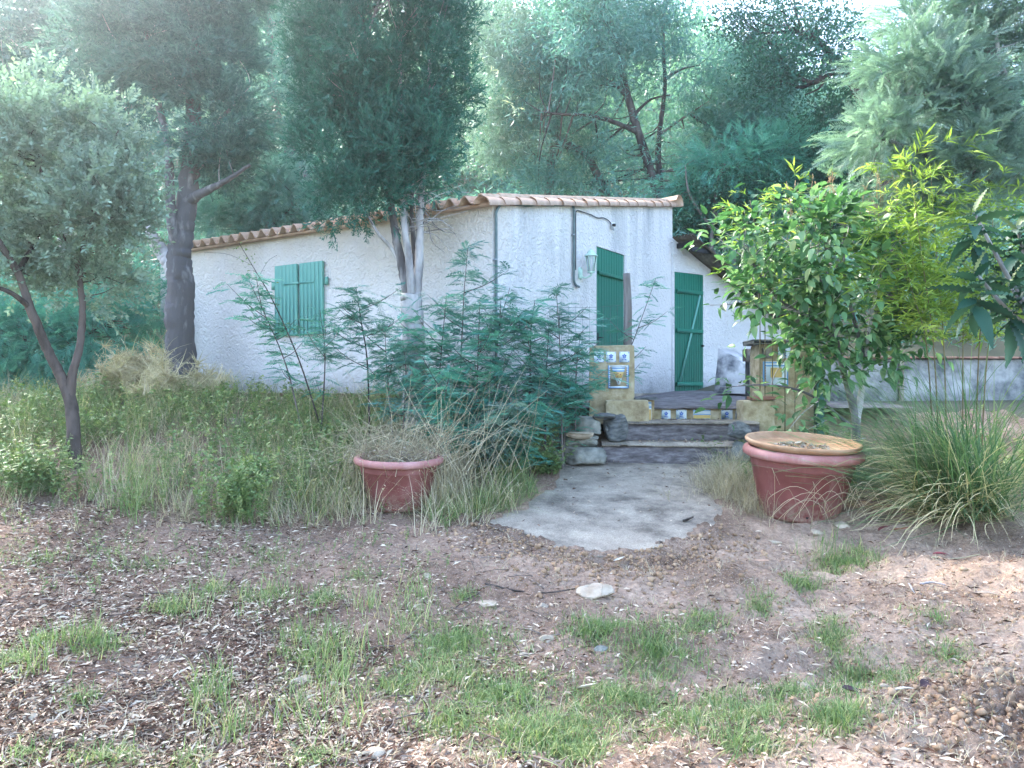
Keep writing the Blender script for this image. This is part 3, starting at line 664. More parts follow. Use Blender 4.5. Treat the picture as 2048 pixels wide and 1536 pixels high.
# ------------------------------------------------------------------ shed against the gable end
RB = H0[:2] + HU * UL; SA = math.atan2(.57, .82)
shed = empty('shed', (RB[0], RB[1], 1.30), 'low white lean-to shed with narrow green door and corrugated roof', 'shed', rz=SA)
def stop(x): return 2.78 - .45 * x - .03 * math.sin(x * 1.4)
sx0, sx1 = .055, .80; SDH = 2.19
mb = MB(); SL = 3.2
def squad(*p): mb.add(np.array(p, float), [(0, 1, 2, 3)])
for x0, x1, zz in ((-.02, sx0, -.6), (sx0, sx1, SDH), (sx1, 1.4, -.6), (1.4, 2.2, -.6), (2.2, SL, -.6)):
    squad((x0, 0, zz), (x1, 0, zz), (x1, 0, stop(x1)), (x0, 0, stop(x0)))
squad((sx0, 0, -.6), (sx1, 0, -.6), (sx1, 0, .03), (sx0, 0, .03))
squad((sx0, 0, .03), (sx0, 0, SDH), (sx0, .07, SDH), (sx0, .07, .03)); squad((sx1, 0, .03), (sx1, .07, .03), (sx1, .07, SDH), (sx1, 0, SDH))
squad((sx0, .07, .03), (sx0, .07, SDH), (sx1, .07, SDH), (sx1, .07, .03)); squad((sx0, 0, SDH), (sx1, 0, SDH), (sx1, .07, SDH), (sx0, .07, SDH))
squad((SL, 0, -.6), (SL, 2.4, -.6), (SL, 2.4, stop(SL)), (SL, 0, stop(SL))); squad((-.02, 2.4, -.6), (-.02, 0, -.6), (-.02, 0, stop(0)), (-.02, 2.4, stop(0)))
squad((SL, 2.4, -.6), (-.02, 2.4, -.6), (-.02, 2.4, stop(0)), (SL, 2.4, stop(SL)))
part('wall', mb, M['smoothwall'], shed, world=False)
part('corner_bead', bevbox(-.035, -.012, -.02, .01, -.4, 2.5, .004), M['smoothwall'], shed, world=False)
d2 = plank_door(shed, 'door', sx1 - sx0 - .01, SDH - .04, 12, M['greenpaint'], [(1.78, .07), (1.08, .07), (.13, .07)], brace=((.12, .2), (sx1 - sx0 - .1, 1.78), .018))
d2.location = (sx0 + .005, .012, .035)
part('bolt', tube([(sx1 - sx0 - .06, -.03, .86), (sx1 - sx0 - .01, -.03, .86)], .016, 8), M['cable'], d2, world=False)
# corrugated sheet, laid down the slope and jutting out over the front
def corr(x0, x1, y0, y1):
    n = 90; xs_ = np.linspace(x0, x1, n); V = []
    for y in (y0, y1):
        for th in (0, .006): V.append(np.stack([xs_, np.full(n, y), np.array([stop(x) for x in xs_]) + .03 + .0 * xs_ + th], 1))
    V = np.vstack(V); a = np.arange(n - 1); q = []
    for r0, r1 in ((0, 2), (1, 3), (0, 1), (2, 3)): q.append(np.stack([r0 * n + a, r0 * n + a + 1, r1 * n + a + 1, r1 * n + a], 1))
    return MB().add(V, np.vstack(q))
def corr2(x0, x1, y0, y1):                              # waves run along the slope
    n = 120; m = 14; V = []
    for th in (0, .006):
        for x in np.linspace(x0, x1, m):
            ys_ = np.linspace(y0, y1, n); V.append(np.stack([np.full(n, x), ys_, stop(x) + .04 + .022 * np.sin(ys_ * 2 * np.pi / .076) + th], 1))
    V = np.vstack(V); q = []
    a = np.arange(n - 1)
    for k in range(2):
        for r in range(m - 1):
            b0 = (k * m + r) * n; q.append(np.stack([b0 + a, b0 + a + 1, b0 + n + a + 1, b0 + n + a], 1))
    return MB().add(V, np.vstack(q))
sr = part('roof', corr2(.05, SL + .15, -.42, 2.5), M['corrug'], shed, True, world=False)
part('beam', bevbox(.10, .72, -.36, -.30, stop(.4) - .075, stop(.4) + .0, .006).join(bevbox(.10, .16, -.3, .0, stop(.1) - .13, stop(.1) - .04, .006)), M['beam'], sr, world=False)
for k in range(3):
    x = 1.0 + k * .85; part('rafter', bevbox(x, x + .06, -.36, .6, stop(x + .03) - .06, stop(x + .03) + .0, .006), M['beam'], sr, world=False)

# ------------------------------------------------------------------ steps, piers and tiles
def rotpts(V, c, a):
    V = np.asarray(V, float).copy(); x, y = V[:, 0] - c[0], V[:, 1] - c[1]; V[:, 0] = c[0] + x * math.cos(a) - y * math.sin(a); V[:, 1] = c[1] + x * math.sin(a) + y * math.cos(a); return V
def rotmb(mb, c, a):
    V, F4, F3, R = mb.arrays(); return MB().add(rotpts(V, c, a), F4, F3, R)
def sleeper(x0, x1, y0, y1, z0, z1, seed, jit=.012):
    """long block with worn, uneven edges"""
    n, m = 40, 6; prof = []
    b = .025
    pr = [(y0, z0), (y0 - .004, z0 + (z1 - z0) * .5), (y0 + .003, z1 - b), (y0 + b, z1), ((y0 + y1) / 2, z1 + .004), (y1, z1 + .006), (y1, z0)]
    V = []; xs_ = np.linspace(x0, x1, n)
    for k, (y, z) in enumerate(pr):
        w_ = fbm(xs_ * 6 + k * 3, np.full(n, k * 1.7 + seed), seed, 3) - .5
        V.append(np.stack([xs_, y + w_ * jit * 2.4, z + (fbm(xs_ * 4 + 9, np.full(n, k + seed * 2.), seed + 3, 3) - .5) * jit * 2], 1))
    V = np.vstack(V); a = np.arange(n - 1); q = []; L = len(pr)
    for k in range(L): r = (k + 1) % L; q.append(np.stack([k * n + a, k * n + a + 1, r * n + a + 1, r * n + a], 1))
    mb = MB().add(V, np.vstack(q)); mb.add(V[::n], None, [(0, k + 1, k) for k in range(1, L - 1)]); mb.add(V[n - 1::n], None, [(0, k, k + 1) for k in range(1, L - 1)]); return mb
st = empty('garden_steps', (1.9, 9.3, .58), 'weathered garden steps with blue tiles rising to the terrace', 'steps')
part('step', rotmb(sleeper(P(1206, 0, 9)[0], 2.62, 9.0, 9.62, .40, .775, 3), (1.2, 9.0), -.10), M['sleeper'], st)
part('step', rotmb(sleeper(P(1246, 0, 9.4)[0], 2.98, 9.4, 10.1, .5, 1.012, 7), (1.4, 9.4), -.06), M['sleeper'], st)
zr0, zr1 = 1.045, 1.178
part('tread', rotmb(sleeper(P(1204, 0, 9)[0], 2.62, 8.978, 9.5, .778, .812, 21, .007), (1.2, 9.0), -.10), M['concrete'], st)
part('tread', rotmb(sleeper(P(1243, 0, 9.4)[0], 2.98, 9.378, 9.9, 1.014, 1.044, 23, .007), (1.4, 9.4), -.06), M['concrete'], st)
part('riser', sleeper(P(1300, 0, 9.9)[0], 3.3, 9.915, 10.15, .9, zr1, 12, .006), M['ochre'], st)
part('landing', sleeper(P(1296, 0, 9.85)[0], 3.3, 9.86, 10.3, zr1 + .002, zr1 + .032, 15, .006), M['sleeper'], st)
def flower(c, s, dz):
    """small painted spray: petals and leaves, flat on the glaze"""
    mb = MB()
    def disc(x, z, rx, rz_, a, n=8):
        t = np.arange(n) * 2 * np.pi / n; X, Z = rx * np.cos(t), rz_ * np.sin(t); V = np.stack([c[0] + x + X * math.cos(a) - Z * math.sin(a), np.full(n, c[1]), c[2] + z + X * math.sin(a) + Z * math.cos(a)], 1)
        mb.add(np.vstack([V, [[c[0] + x, c[1], c[2] + z]]]), None, [(k, (k + 1) % n, n) for k in range(n)])
    for k in range(5): a = k * 2 * math.pi / 5 + .3; disc(.13 * s * math.cos(a), .10 * s + .13 * s * math.sin(a), .10 * s, .075 * s, a)
    disc(-.12 * s, -.22 * s, .13 * s, .045 * s, .5); disc(.13 * s, -.26 * s, .13 * s, .045 * s, -.4); disc(.01 * s, -.17 * s, .015 * s, .16 * s, .1)
    for sx in (-1, 1):
        for sz in (-1, 1): disc(sx * .43 * s, sz * .43 * s, .05 * s, .05 * s, 0)
    return mb
def glazed(parent, x0, x1, z0, z1, y, kind, rotc=None, rot=0):
    w_, h_ = x1 - x0, z1 - z0; f = lambda m: rotmb(m, rotc, rot) if rotc is not None else m
    t = part('tile', f(bevbox(x0, x1, y, y + .012, z0, z1, .003)), M['glaze'], parent); yy = y - .0015
    def bar(a0, a1, b0, b1, mat, dy=0): part('stripe', f(MB().add([(a0, yy - dy, b0), (a1, yy - dy, b0), (a1, yy - dy, b1), (a0, yy - dy, b1)], [(0, 1, 2, 3)])), mat, t)
    if kind == 'flower': part('painted_flower', f(flower(((x0 + x1) / 2, yy, (z0 + z1) / 2), min(w_, h_), 0)), M['blue'], t, kind='stuff')
    if kind == 'banded':
        bar(x0 + .004, x1 - .004, z0 + .01, z0 + h_ * .45, M['yellow']); bar(x0, x1, z0 + h_ * .47, z0 + h_ * .54, M['lightblue']); bar(x0, x1, z0 + h_ * .86, z0 + h_ * .95, M['lightblue'])
    if kind == 'tall':
        bar(x0 + .004, x1 - .004, z0 + .01, z0 + h_ * .62, M['yellow']); bar(x0, x1, z0 + h_ * .70, z0 + h_ * .76, M['lightblue']); bar(x0, x1, z0 + h_ * .9, z0 + h_ * .96, M['lightblue'])
    return t
for (a, b), k in (((1323, 1341), 'flower'), ((1352, 1373), 'flower'), ((1386, 1421), 'banded'), ((1442, 1465), 'flower'), ((1471, 1492), 'flower')):
    glazed(st, P(a, 0, 9.9)[0], P(b, 0, 9.9)[0], zr0 + .004, zr1 - .008, 9.893, k)

def pier_block(x0, x1, y0, y1, z0, z1, seed, b=.03):
    """render-covered block, rounded and uneven"""
    rg_ = np.random.default_rng(seed); n = 9
    V, F = [], []; u = np.linspace(-1, 1, n); mb = MB()
    for ax in range(3):
        o1, o2 = [k for k in range(3) if k != ax]
        for s in (-1, 1):
            A, B = np.meshgrid(u, u); Q = np.zeros((n, n, 3)); Q[..., ax] = s; Q[..., o1] = A; Q[..., o2] = B
            h = np.array([x1 - x0, y1 - y0, z1 - z0]) / 2; p = Q * h; core = np.clip(p, -(h - b), h - b); dlt = p - core; L = np.linalg.norm(dlt, axis=2, keepdims=True)
            p = core + np.where(L > 1e-9, dlt / np.maximum(L, 1e-9) * np.minimum(L, b), 0)
            wx = fbm(p[..., 0] * 7 + p[..., 2] * 5 + seed, p[..., 1] * 7 - p[..., 2] * 6, seed, 3) - .5
            p = p + (p / (np.linalg.norm(p, axis=2, keepdims=True) + 1e-9)) * wx[..., None] * .03 + np.array([(x0 + x1) / 2, (y0 + y1) / 2, (z0 + z1) / 2])
            i = (np.arange(n - 1)[:, None] * n + np.arange(n - 1)[None]).ravel(); f = np.stack([i, i + 1, i + n + 1, i + n], 1)
            mb.add(p.reshape(-1, 3), f if (s > 0) == (ax != 1) else f[:, ::-1])
    return mb
PD = 9.7; px0, px1 = P(1178, 0, PD)[0], P(1268, 0, PD)[0]; pz1, pz0 = P(0, 691, PD)[2], 1.0; PR = -.14; pc = (px0, PD)
pl = empty('gate_pier', (px0, PD, pz0), 'ochre rendered gate pier with three blue flower tiles, left of the steps', 'gate pier')
part('body', rotmb(pier_block(px0, px1, PD, PD + .42, pz0, pz1, 2), pc, PR), M['ochre'], pl)
for a, b in ((1188, 1207.5), (1212, 1231.5), (1238, 1258)):
    glazed(pl, P(a, 0, PD)[0], P(b, 0, PD)[0], P(0, 725, PD)[2], P(0, 704, PD)[2], PD - .018, 'flower', pc, PR)
# broken cone motif: chequered border strips and a striped triangle of tile
bx0, bx1, bz0, bz1 = P(1216, 0, PD)[0], P(1256.5, 0, PD)[0], P(0, 776.5, PD)[2], P(0, 731, PD)[2]
pan = part('tile_panel', rotmb(bevbox(bx0, bx1, PD - .012, PD + .004, bz0, bz1, .003), pc, PR), M['ochre'], pl)
def pp(name, pts, mat, y=PD - .0145):
    n = len(pts); V = [(bx0 + x * (bx1 - bx0), y, bz0 + z * (bz1 - bz0)) for x, z in pts] + [(bx0 + x * (bx1 - bx0), PD - .011, bz0 + z * (bz1 - bz0)) for x, z in pts]
    part(name, rotmb(MB().add(V, [(k, n + k, n + (k + 1) % n, (k + 1) % n) for k in range(n)], [(0, k, k + 1) for k in range(1, n - 1)]), pc, PR), mat, pan)
pp('border_tile', [(0, 0), (.10, .0), (.10, 1), (0, 1)], M['glaze']); pp('border_tile', [(.90, 0), (1, .0), (1, 1), (.90, 1)], M['glaze']); pp('border_tile', [(.10, 0), (.9, .0), (.9, .09), (.10, .09)], M['glaze']); pp('border_tile', [(.1, .94), (.9, .94), (.9, 1), (.1, 1)], M['glaze'])
pp('stripe', [(0, 0), (.04, 0), (.04, 1), (0, 1)], M['lightblue'], PD - .0165); pp('stripe', [(.96, 0), (1, 0), (1, 1), (.96, 1)], M['lightblue'], PD - .0165); pp('stripe', [(.04, 0), (.96, 0), (.96, .035), (.04, .035)], M['lightblue'], PD - .0165)
for k in range(9):
    z = .1 + k * .095; pp('check', [(.055, z), (.1, z), (.1, z + .045), (.055, z + .045)], M['blue'], PD - .0165); pp('check', [(.9, z), (.945, z), (.945, z + .045), (.9, z + .045)], M['blue'], PD - .0165)
pp('cone_tile', [(.46, .16), (.58, .16), (.84, .93), (.16, .93)], M['glaze']); pp('stripe', [(.17, .86), (.83, .86), (.84, .9), (.16, .9)], M['lightblue'], PD - .0165); pp('stripe', [(.23, .73), (.78, .73), (.8, .78), (.21, .78)], M['lightblue'], PD - .0165)
pp('cone_field', [(.38, .44), (.66, .44), (.77, .71), (.24, .71)], M['yellow'], PD - .0165)
for x, z in ((.38, .6), (.6, .6), (.45, .5), (.55, .38), (.5, .28), (.48, .66)): pp('dot', [(x + .03 * math.cos(q * 1.05), z + .028 * math.sin(q * 1.05)) for q in range(6)], M['redglaze'], PD - .0185)
# lower block at the foot of the pier
qx0, qx1 = P(1211, 0, 9.5)[0], P(1296, 0, 9.5)[0]; q1 = P(0, 800, 9.5)[2]
lb = empty('step_block', (qx0, 9.5, .8), 'low ochre block with yellow striped tile at foot of left pier', 'pier block')
part('body', rotmb(pier_block(qx0, qx1, 9.45, 9.8, .85, q1, 4), (qx0, 9.45), -.10), M['ochre'], lb)
glazed(lb, P(1290, 0, 9.72)[0], P(1303, 0, 9.72)[0], P(0, 844, 9.72)[2], P(0, 803, 9.72)[2], 9.72, 'tall')
part('body', pier_block(P(1284, 0, 9.75)[0], P(1309, 0, 9.75)[0], 9.735, 9.95, .9, q1 - .01, 9, .015), M['ochre'], lb)
part('cap_slab', rotmb(bevbox(P(1268, 0, 9.6)[0], P(1312, 0, 9.7)[0], 9.62, 9.9, q1 - .0, q1 + .03, .008, jit=.006), (qx0, 9.5), -.05), M['slate'], lb)

# right pier, its block and the green post
PD2 = 9.9; rx0, rx1 = P(1519, 0, PD2)[0], P(1629, 0, PD2)[0]; rz1, rz0 = P(0, 688, PD2)[2], .9
pr_ = empty('gate_pier', (rx0, PD2, rz0), 'ochre rendered gate pier half hidden by the leafy shrub, right of the steps', 'gate pier')
part('body', pier_block(rx0, rx1, PD2, PD2 + .42, rz0, rz1, 6), M['ochre'], pr_)
glazed(pr_, P(1555, 0, PD2)[0], P(1580, 0, PD2)[0], P(0, 717, PD2)[2], P(0, 694, PD2)[2], PD2 - .02, 'flower')
part('bare_socket', bevbox(P(1524, 0, PD2)[0], P(1545, 0, PD2)[0], PD2 - .016, PD2 + .01, P(0, 717, PD2)[2], P(0, 696, PD2)[2], .006, jit=.003), M['concrete'], pr_)
tx0, tx1 = P(1525, 0, PD2)[0], P(1575, 0, PD2)[0]; t0, t1 = P(0, 772, PD2)[2], P(0, 723, PD2)[2]
tp = part('tile_panel', bevbox(tx0, tx1, PD2 - .022, PD2 + .004, t0, t1, .003), M['glaze'], pr_)
for a0, a1, b0, b1, mt in ((.0, .05, 0, 1, 'lightblue'), (.95, 1, 0, 1, 'lightblue'), (.05, .95, .93, .97, 'lightblue'), (.1, .9, .8, .85, 'lightblue'), (.3, .75, .35, .75, 'yellow')):
    part('stripe', MB().add([(tx0 + x * (tx1 - tx0), PD2 - .024, t0 + z * (t1 - t0)) for x, z in ((a0, b0), (a1, b0), (a1, b1), (a0, b1))], [(0, 1, 2, 3)]), M[mt], tp)
for k in range(8):
    z = .05 + k * .11; part('check', MB().add([(tx0 + x * (tx1 - tx0), PD2 - .0245, t0 + zz * (t1 - t0)) for x, zz in ((.06, z), (.11, z), (.11, z + .05), (.06, z + .05))], [(0, 1, 2, 3)]), M['redglaze'], tp)
part('cap_slab', bevbox(rx0 - .09, rx1 + .02, PD2 - .05, PD2 + .45, rz1, rz1 + .055, .012, jit=.008), M['stonegrey'], pr_)
o = link('step_block', mesh('step_block', pier_block(P(1486, 0, 9.55)[0], P(1552, 0, 9.55)[0], 9.55, 9.88, .8, P(0, 801, 9.55)[2], 8), M['ochre'])); tag(o, 'plain ochre block at foot of right pier behind big pot', 'pier block')
o = link('cap_stone', mesh('cap_stone', bevbox(P(1505, 0, 9.5)[0], P(1552, 0, 9.5)[0], 9.5, 9.75, P(0, 800, 9.5)[2], P(0, 795, 9.5)[2] + .01, .006, jit=.006), M['coping'])); tag(o, 'thin reddish slab lying on the plain ochre block', 'slab')
o = link('green_post', mesh('green_post', bevbox(P(1630, 0, 9.8)[0], P(1646, 0, 9.8)[0], 9.75, 9.85, .75, P(0, 700, 9.8)[2], .006), M['greenpost'])); tag(o, 'dark green painted post beside the right ochre pier', 'post')
# wooden fence post with wire mesh behind the left pier
wp0 = P(1255, 690, 10.25); wpt = P(1253, 547, 10.25)
pts = catmull([wp0 + (0, 0, -.6), wp0, (wp0 + wpt) / 2 + (.012, 0, 0), wpt], 18)
o = link('wooden_post', mesh('wooden_post', tube(pts, np.linspace(.062, .048, 18), 12, .05, np.random.default_rng(4)), M['post'])); tag(o, 'weathered split wooden post rising behind the left pier', 'post')
fm = MB(); fx0, fx1 = P(1095, 0, 10.2)[0], wp0[0] - .05
for k in range(12):
    x = fx0 + (fx1 - fx0) * k / 11; fm.join(tube([(x, 10.2, 1.2), (x + .004, 10.2, P(0, 612, 10.2)[2])], .0022, 3))
for k in range(9):
    z = 1.25 + k * (P(0, 612, 10.2)[2] - 1.25) / 8; fm.join(tube(catmull([(fx0, 10.2, z - .01), ((fx0 + fx1) / 2, 10.21, z - .02), (fx1, 10.2, z + .01)], 8), .0022, 3))
o = link('wire_fence', mesh('wire_fence', fm, M['wire'])); tag(o, 'sagging square wire mesh stretched from the wooden post', 'fence')

# sloping wing wall, block and long low wall on the right
def wingmat():
    m, t, b = newmat('white wing wall with damp'); v = objco(t); c = ramp(t, noise(t, v, 2.0, 5, .6), [(.45, (.72, .70, .70)), (.62, (.11, .12, .14))])
    t.links.new(c, b.inputs['Base Color']); b.inputs['Roughness'].default_value = .95; bump(t, b, noise(t, v, 22, 5), .8, .02); return m
bw = [P(1428, 786, 12.6), P(1437, 697, 12.6), P(1500, 735, 12.2), P(1512, 788, 12.2)]
V = [*bw, *[p + (.35, .35, 0) for p in bw]]
o = link('wing_wall', mesh('wing_wall', MB().add(V, [(0, 3, 2, 1), (4, 5, 6, 7), (1, 2, 6, 5), (0, 1, 5, 4), (2, 3, 7, 6)]), wingmat())); tag(o, 'sloping stained white wing wall beside the narrow shed door', 'wall')
o = link('hollow_block', mesh('hollow_block', bevbox(P(1489, 0, 10.6)[0], P(1519, 0, 10.6)[0], 10.5, 10.7, P(0, 723, 10.6)[2], P(0, 698, 10.6)[2], .006), M['block'])); tag(o, 'single pinkish hollow block behind the right pier', 'block')
lw_ = empty('low_wall', (5, 11.2, 1.2), 'long low stained white wall with thin red coping behind the sedge', 'wall')
x0, x1 = P(1500, 0, 11.2)[0], 9.6; zt_ = P(0, 718, 11.2)[2]
part('wall', bevbox(x0, x1, 11.2, 11.45, .9, zt_, .02), M['stained'], lw_)
x = x0
while x < x1 - .1:
    part('coping_tile', bevbox(x, x + .29, 11.14, 11.5, zt_ + .004 + rg.normal(0, .003), zt_ + .035, .006, jit=.002), M['coping'], lw_); x += .298
part('pilaster', bevbox(P(1800, 0, 11.15)[0], P(1810, 0, 11.15)[0], 11.17, 11.2, 1.0, zt_ - .01, .005), M['concrete'], lw_)

# ------------------------------------------------------------------ foliage templates
def t_diamond(L=1, W=.45, fold=.12, curl=.1, rnd=.5):
    return MB().add([(0, 0, 0), (.42 * L, W / 2, fold * W), (L, 0, -curl * L), (.42 * L, -W / 2, fold * W), (.45 * L, 0, 0)], None, [(0, 4, 1), (4, 2, 1), (0, 3, 4), (4, 3, 2)], rnd)
def t_quadleaf(L, W, rnd=.5, curl=.1):
    return MB().add([(0, 0, 0), (.45 * L, W / 2, .06 * L), (L, 0, -curl * L), (.45 * L, -W / 2, .06 * L)], None, [(0, 2, 1), (0, 3, 2)], rnd)
def t_trileaf(L, W, rnd=.5):
    return MB().add([(0, -W * .25, 0), (.4 * L, W * .5, .05 * L), (L, -W * .1, -.1 * L)], None, [(0, 2, 1)], rnd)
def t_bigleaf(L, W, fold=.22, curl=.25, rib=0, rnd=.5, tipsharp=1.0, n=6):
    """broad leaf: midrib fold, arched, pointed"""
    s = np.linspace(0, 1, n); wd = W / 2 * np.sin(np.pi * s ** .82) ** .8 * (1 - .25 * s); wd[0] = wd[-1] = .004 * L
    V = []
    for k in range(n):
        z = -curl * L * s[k] ** 2; x = L * s[k] * (1 - .12 * curl * s[k]); w_ = wd[k]; r = rib * ((-1) ** k) * W
        V += [(x, w_, z + fold * w_ + r), (x, w_ * .5, z + fold * w_ * .35 + r * .5), (x, 0, z), (x, -w_ * .5, z + fold * w_ * .35 + r * .5), (x, -w_, z + fold * w_ + r)]
    q = [(k * 5 + j, (k + 1) * 5 + j, (k + 1) * 5 + j + 1, k * 5 + j + 1) for k in range(n - 1) for j in range(4)]
    return MB().add(V, q, rnd=rnd)
def t_sprig(rg, nl=9, SL=.16, L=.045, W=.024, big=None):
    mb = MB(); mb.join(tube([(0, 0, 0), (SL * .5, 0, .01), (SL, 0, 0)], [.0022, .0018, .001], 3, cap=False, rnd=.2))
    x = SL * (.15 + .85 * np.arange(nl) / (nl - 1)); side = np.where(np.arange(nl) % 2, 1, -1)
    yaw = side * rg.uniform(.5, 1.1, nl); yaw[-1] = 0
    mb.join(scatter([big or t_quadleaf(L, W)], np.stack([x, np.zeros(nl), np.zeros(nl)], 1), yaw, rg.normal(.15, .35, nl), rg.normal(0, .6, nl), rg.uniform(.7, 1.15, nl), rg, rw=0)); return mb
def t_spray(rg, L=.13, ns=9, sl=.06, wd=.008):
    """cypress branchlet: thin scale-leaf shoots off an axis"""
    mb = MB(); q = []
    def shoot(a, d, l, w_, r):
        d = np.array(d); d = d / np.linalg.norm(d); s = np.cross(d, rg.normal(size=3)); s /= np.linalg.norm(s) + 1e-9; b = a + d * l
        mb.add([a - s * w_ * .5, (a + b) / 2 + s * w_ * .9 + rg.normal(0, .004, 3), b], None, [(0, 1, 2)], rnd=r)
    shoot(np.zeros(3), (1, 0, 0), L, wd, .6)
    for k in range(ns):
        x = L * (.1 + .85 * k / ns); sg = 1 if k % 2 else -1
        shoot(np.array([x, 0, 0]), (1, sg * rg.uniform(.5, 1), rg.normal(0, .45)), sl * rg.uniform(.6, 1.2) * (1 - .4 * k / ns), wd, rg.random())
    return mb
def t_frond(rg, L=.16, np_=9, pl=.045, wd=.008, droop=.25):
    """feathery twice-cut frond: pairs of thin pinnae along a drooping rachis"""
    mb = MB(); s = np.linspace(0, 1, 5); sp = np.stack([L * s, 0 * s, -droop * L * s ** 2], 1)
    mb.add(np.vstack([sp + (0, .0016, 0), sp - (0, .0016, 0)]), [(k, k + 1, k + 6, k + 5) for k in range(4)], rnd=.6)
    for k in range(np_):
        t = .1 + .88 * k / (np_ - 1); p = np.array([L * t, 0, -droop * L * t * t]); l = pl * (.55 + .9 * math.sin(math.pi * min(1, t * .75 + .18)) * .6)
        for sg in (-1, 1):
            a = rg.uniform(.75, 1.05); d = np.array([math.cos(a), sg * math.sin(a), rg.normal(.1, .15)]); e = p + d * l; m = p + d * l * .5; c = np.array([math.sin(a), -sg * math.cos(a), 0]) * wd
            mb.add([p - c * .35, m + c * .75, e + (0, 0, -.15 * l)], None, [(0, 1, 2)], rnd=.35 + .3 * rg.random())
    return mb
def t_clump(rg, n=14, R=.5, L=.22, W=.1):
    """loose bunch of leaf faces, for trees too far to show single leaves"""
    p = rg.normal(0, .42, (n, 3)) * R
    return scatter([t_trileaf(L, W * 1.3)], p, rg.uniform(0, 6.28, n), rg.uniform(-.6, .9, n), rg.uniform(-1, 1, n), rg.uniform(.6, 1.3, n), rg, rw=0)
def t_fuzz(rg, n=30, R=.28, L=.13, W=.018):
    """fine-leaved bunch of drooping acacia foliage"""
    p = rg.normal(0, .42, (n, 3)) * R * np.array([1, 1, .7])
    return scatter([t_trileaf(L, W * 1.3)], p, rg.uniform(0, 6.28, n), rg.normal(-.35, .5, n), rg.uniform(-1, 1, n), rg.uniform(.6, 1.4, n), rg, rw=0)
def t_tuft(rg, nb=14, H=.12, spread=.5, wd=.004, segs=3, R=.02, bend=.6, seed_head=0):
    mb = MB()
    for _ in range(nb):
        a = rg.uniform(0, 6.28); h = H * rg.uniform(.45, 1.1); d = np.array([math.cos(a), math.sin(a), 0]); sp = abs(rg.normal(0, spread)); p = np.array([*(rg.normal(0, R, 2)), -.01]); V = []
        side = np.array([-d[1], d[0], 0]) * wd; s = np.linspace(0, 1, segs + 1); w_ = 1 - .85 * s ** 1.5
        b = bend * rg.uniform(.4, 1.4)
        ctr = p + np.outer(s * h * math.sin(sp) + b * h * s ** 2 * .5, d) + np.outer(s * h * math.cos(sp) - b * h * .35 * s ** 3, [0, 0, 1])
        mb.add(np.vstack([ctr + side * w_[:, None], ctr - side * w_[:, None]]), [(k, k + 1, k + segs + 2, k + segs + 1) for k in range(segs)], rnd=rg.random())
        if seed_head and rg.random() < seed_head:
            for q in range(6):
                t = ctr[-1] + (ctr[-2] - ctr[-1]) * q * .12; dd = d * .4 + rg.normal(0, .5, 3); dd /= np.linalg.norm(dd); l = .022
                mb.add([t, t + dd * l * .5 + side, t + dd * l, t + dd * l * .5 - side], [(0, 1, 2, 3)], rnd=.95)
    return mb
def t_weed(rg, H=.3, nl=14, L=.035, W=.02):
    """leafy weed: stems with opposite small leaves"""
    mb = MB()
    for _ in range(3):
        a = rg.uniform(0, 6.28); tip = np.array([math.cos(a) * H * rg.uniform(.1, .5), math.sin(a) * H * rg.uniform(.1, .5), H * rg.uniform(.6, 1)]); pts = catmull([(0, 0, 0), tip * (.35, .35, .55), tip], 6)
        mb.join(tube(pts, np.linspace(.0022, .001, 6), 3, cap=False, rnd=.4)); n = nl; t = rg.uniform(.15, 1, n); p = np.array([np.interp(t, np.linspace(0, 1, 6), pts[:, k]) for k in range(3)]).T
        mb.join(scatter([t_trileaf(L, W * 1.45)], p, rg.uniform(0, 6.28, n), rg.normal(.25, .35, n), rg.normal(0, .4, n), rg.uniform(.6, 1.2, n), rg, rw=0))
    return mb
def blob(rg, blobs, n, shell=.55):
    """points in a union of ellipsoids, denser towards the outside"""
    vol = np.array([np.prod(b[1]) for b in blobs]) ** .8; pk = rg.choice(len(blobs), n, p=vol / vol.sum())
    c = np.array([b[0] for b in blobs])[pk]; r = np.array([b[1] for b in blobs])[pk]
    d = rg.normal(size=(n, 3)); d /= np.linalg.norm(d, axis=1)[:, None]; rad = rg.random(n) ** (1 / 3) * (1 - shell) + shell * rg.random(n) ** .25
    return c + d * r * rad[:, None], d
def limbs_mb(limbs, rg, k=10, rough=.06):
    mb = MB(); samples = []
    for pts, r0, r1 in limbs:
        n = max(8, int(len(pts) * 9)); c = catmull(pts, n); c[1:-1] += rg.normal(0, r0 * .035, (n - 2, 3)); rr = np.linspace(r0, r1, n)
        mb.join(tube(c, rr, (16 if r0 > .1 else k) if r0 > .03 else 5, rough, rg, rnd=rg.random())); samples.append(c)
    return mb, np.vstack(samples)
def twigs(mb, S, targets, rg, r0=.012, r1=.003, k=3, sag=.1):
    for t in targets:
        d = np.linalg.norm(S - t, axis=1) + .5 * np.maximum(0, S[:, 2] - t[2]); a = S[np.argmin(d * rg.uniform(.75, 1.3, len(d)))]; L = np.linalg.norm(t - a)
        m = (a + t) / 2 + rg.normal(0, .08 * L, 3) - (0, 0, sag * L * rg.random()); mb.join(tube(catmull([a, m, t], 6), np.linspace(max(r0 * min(1.6, .4 + L * .5), r1), r1, 6), k, cap=False, rnd=rg.random()))
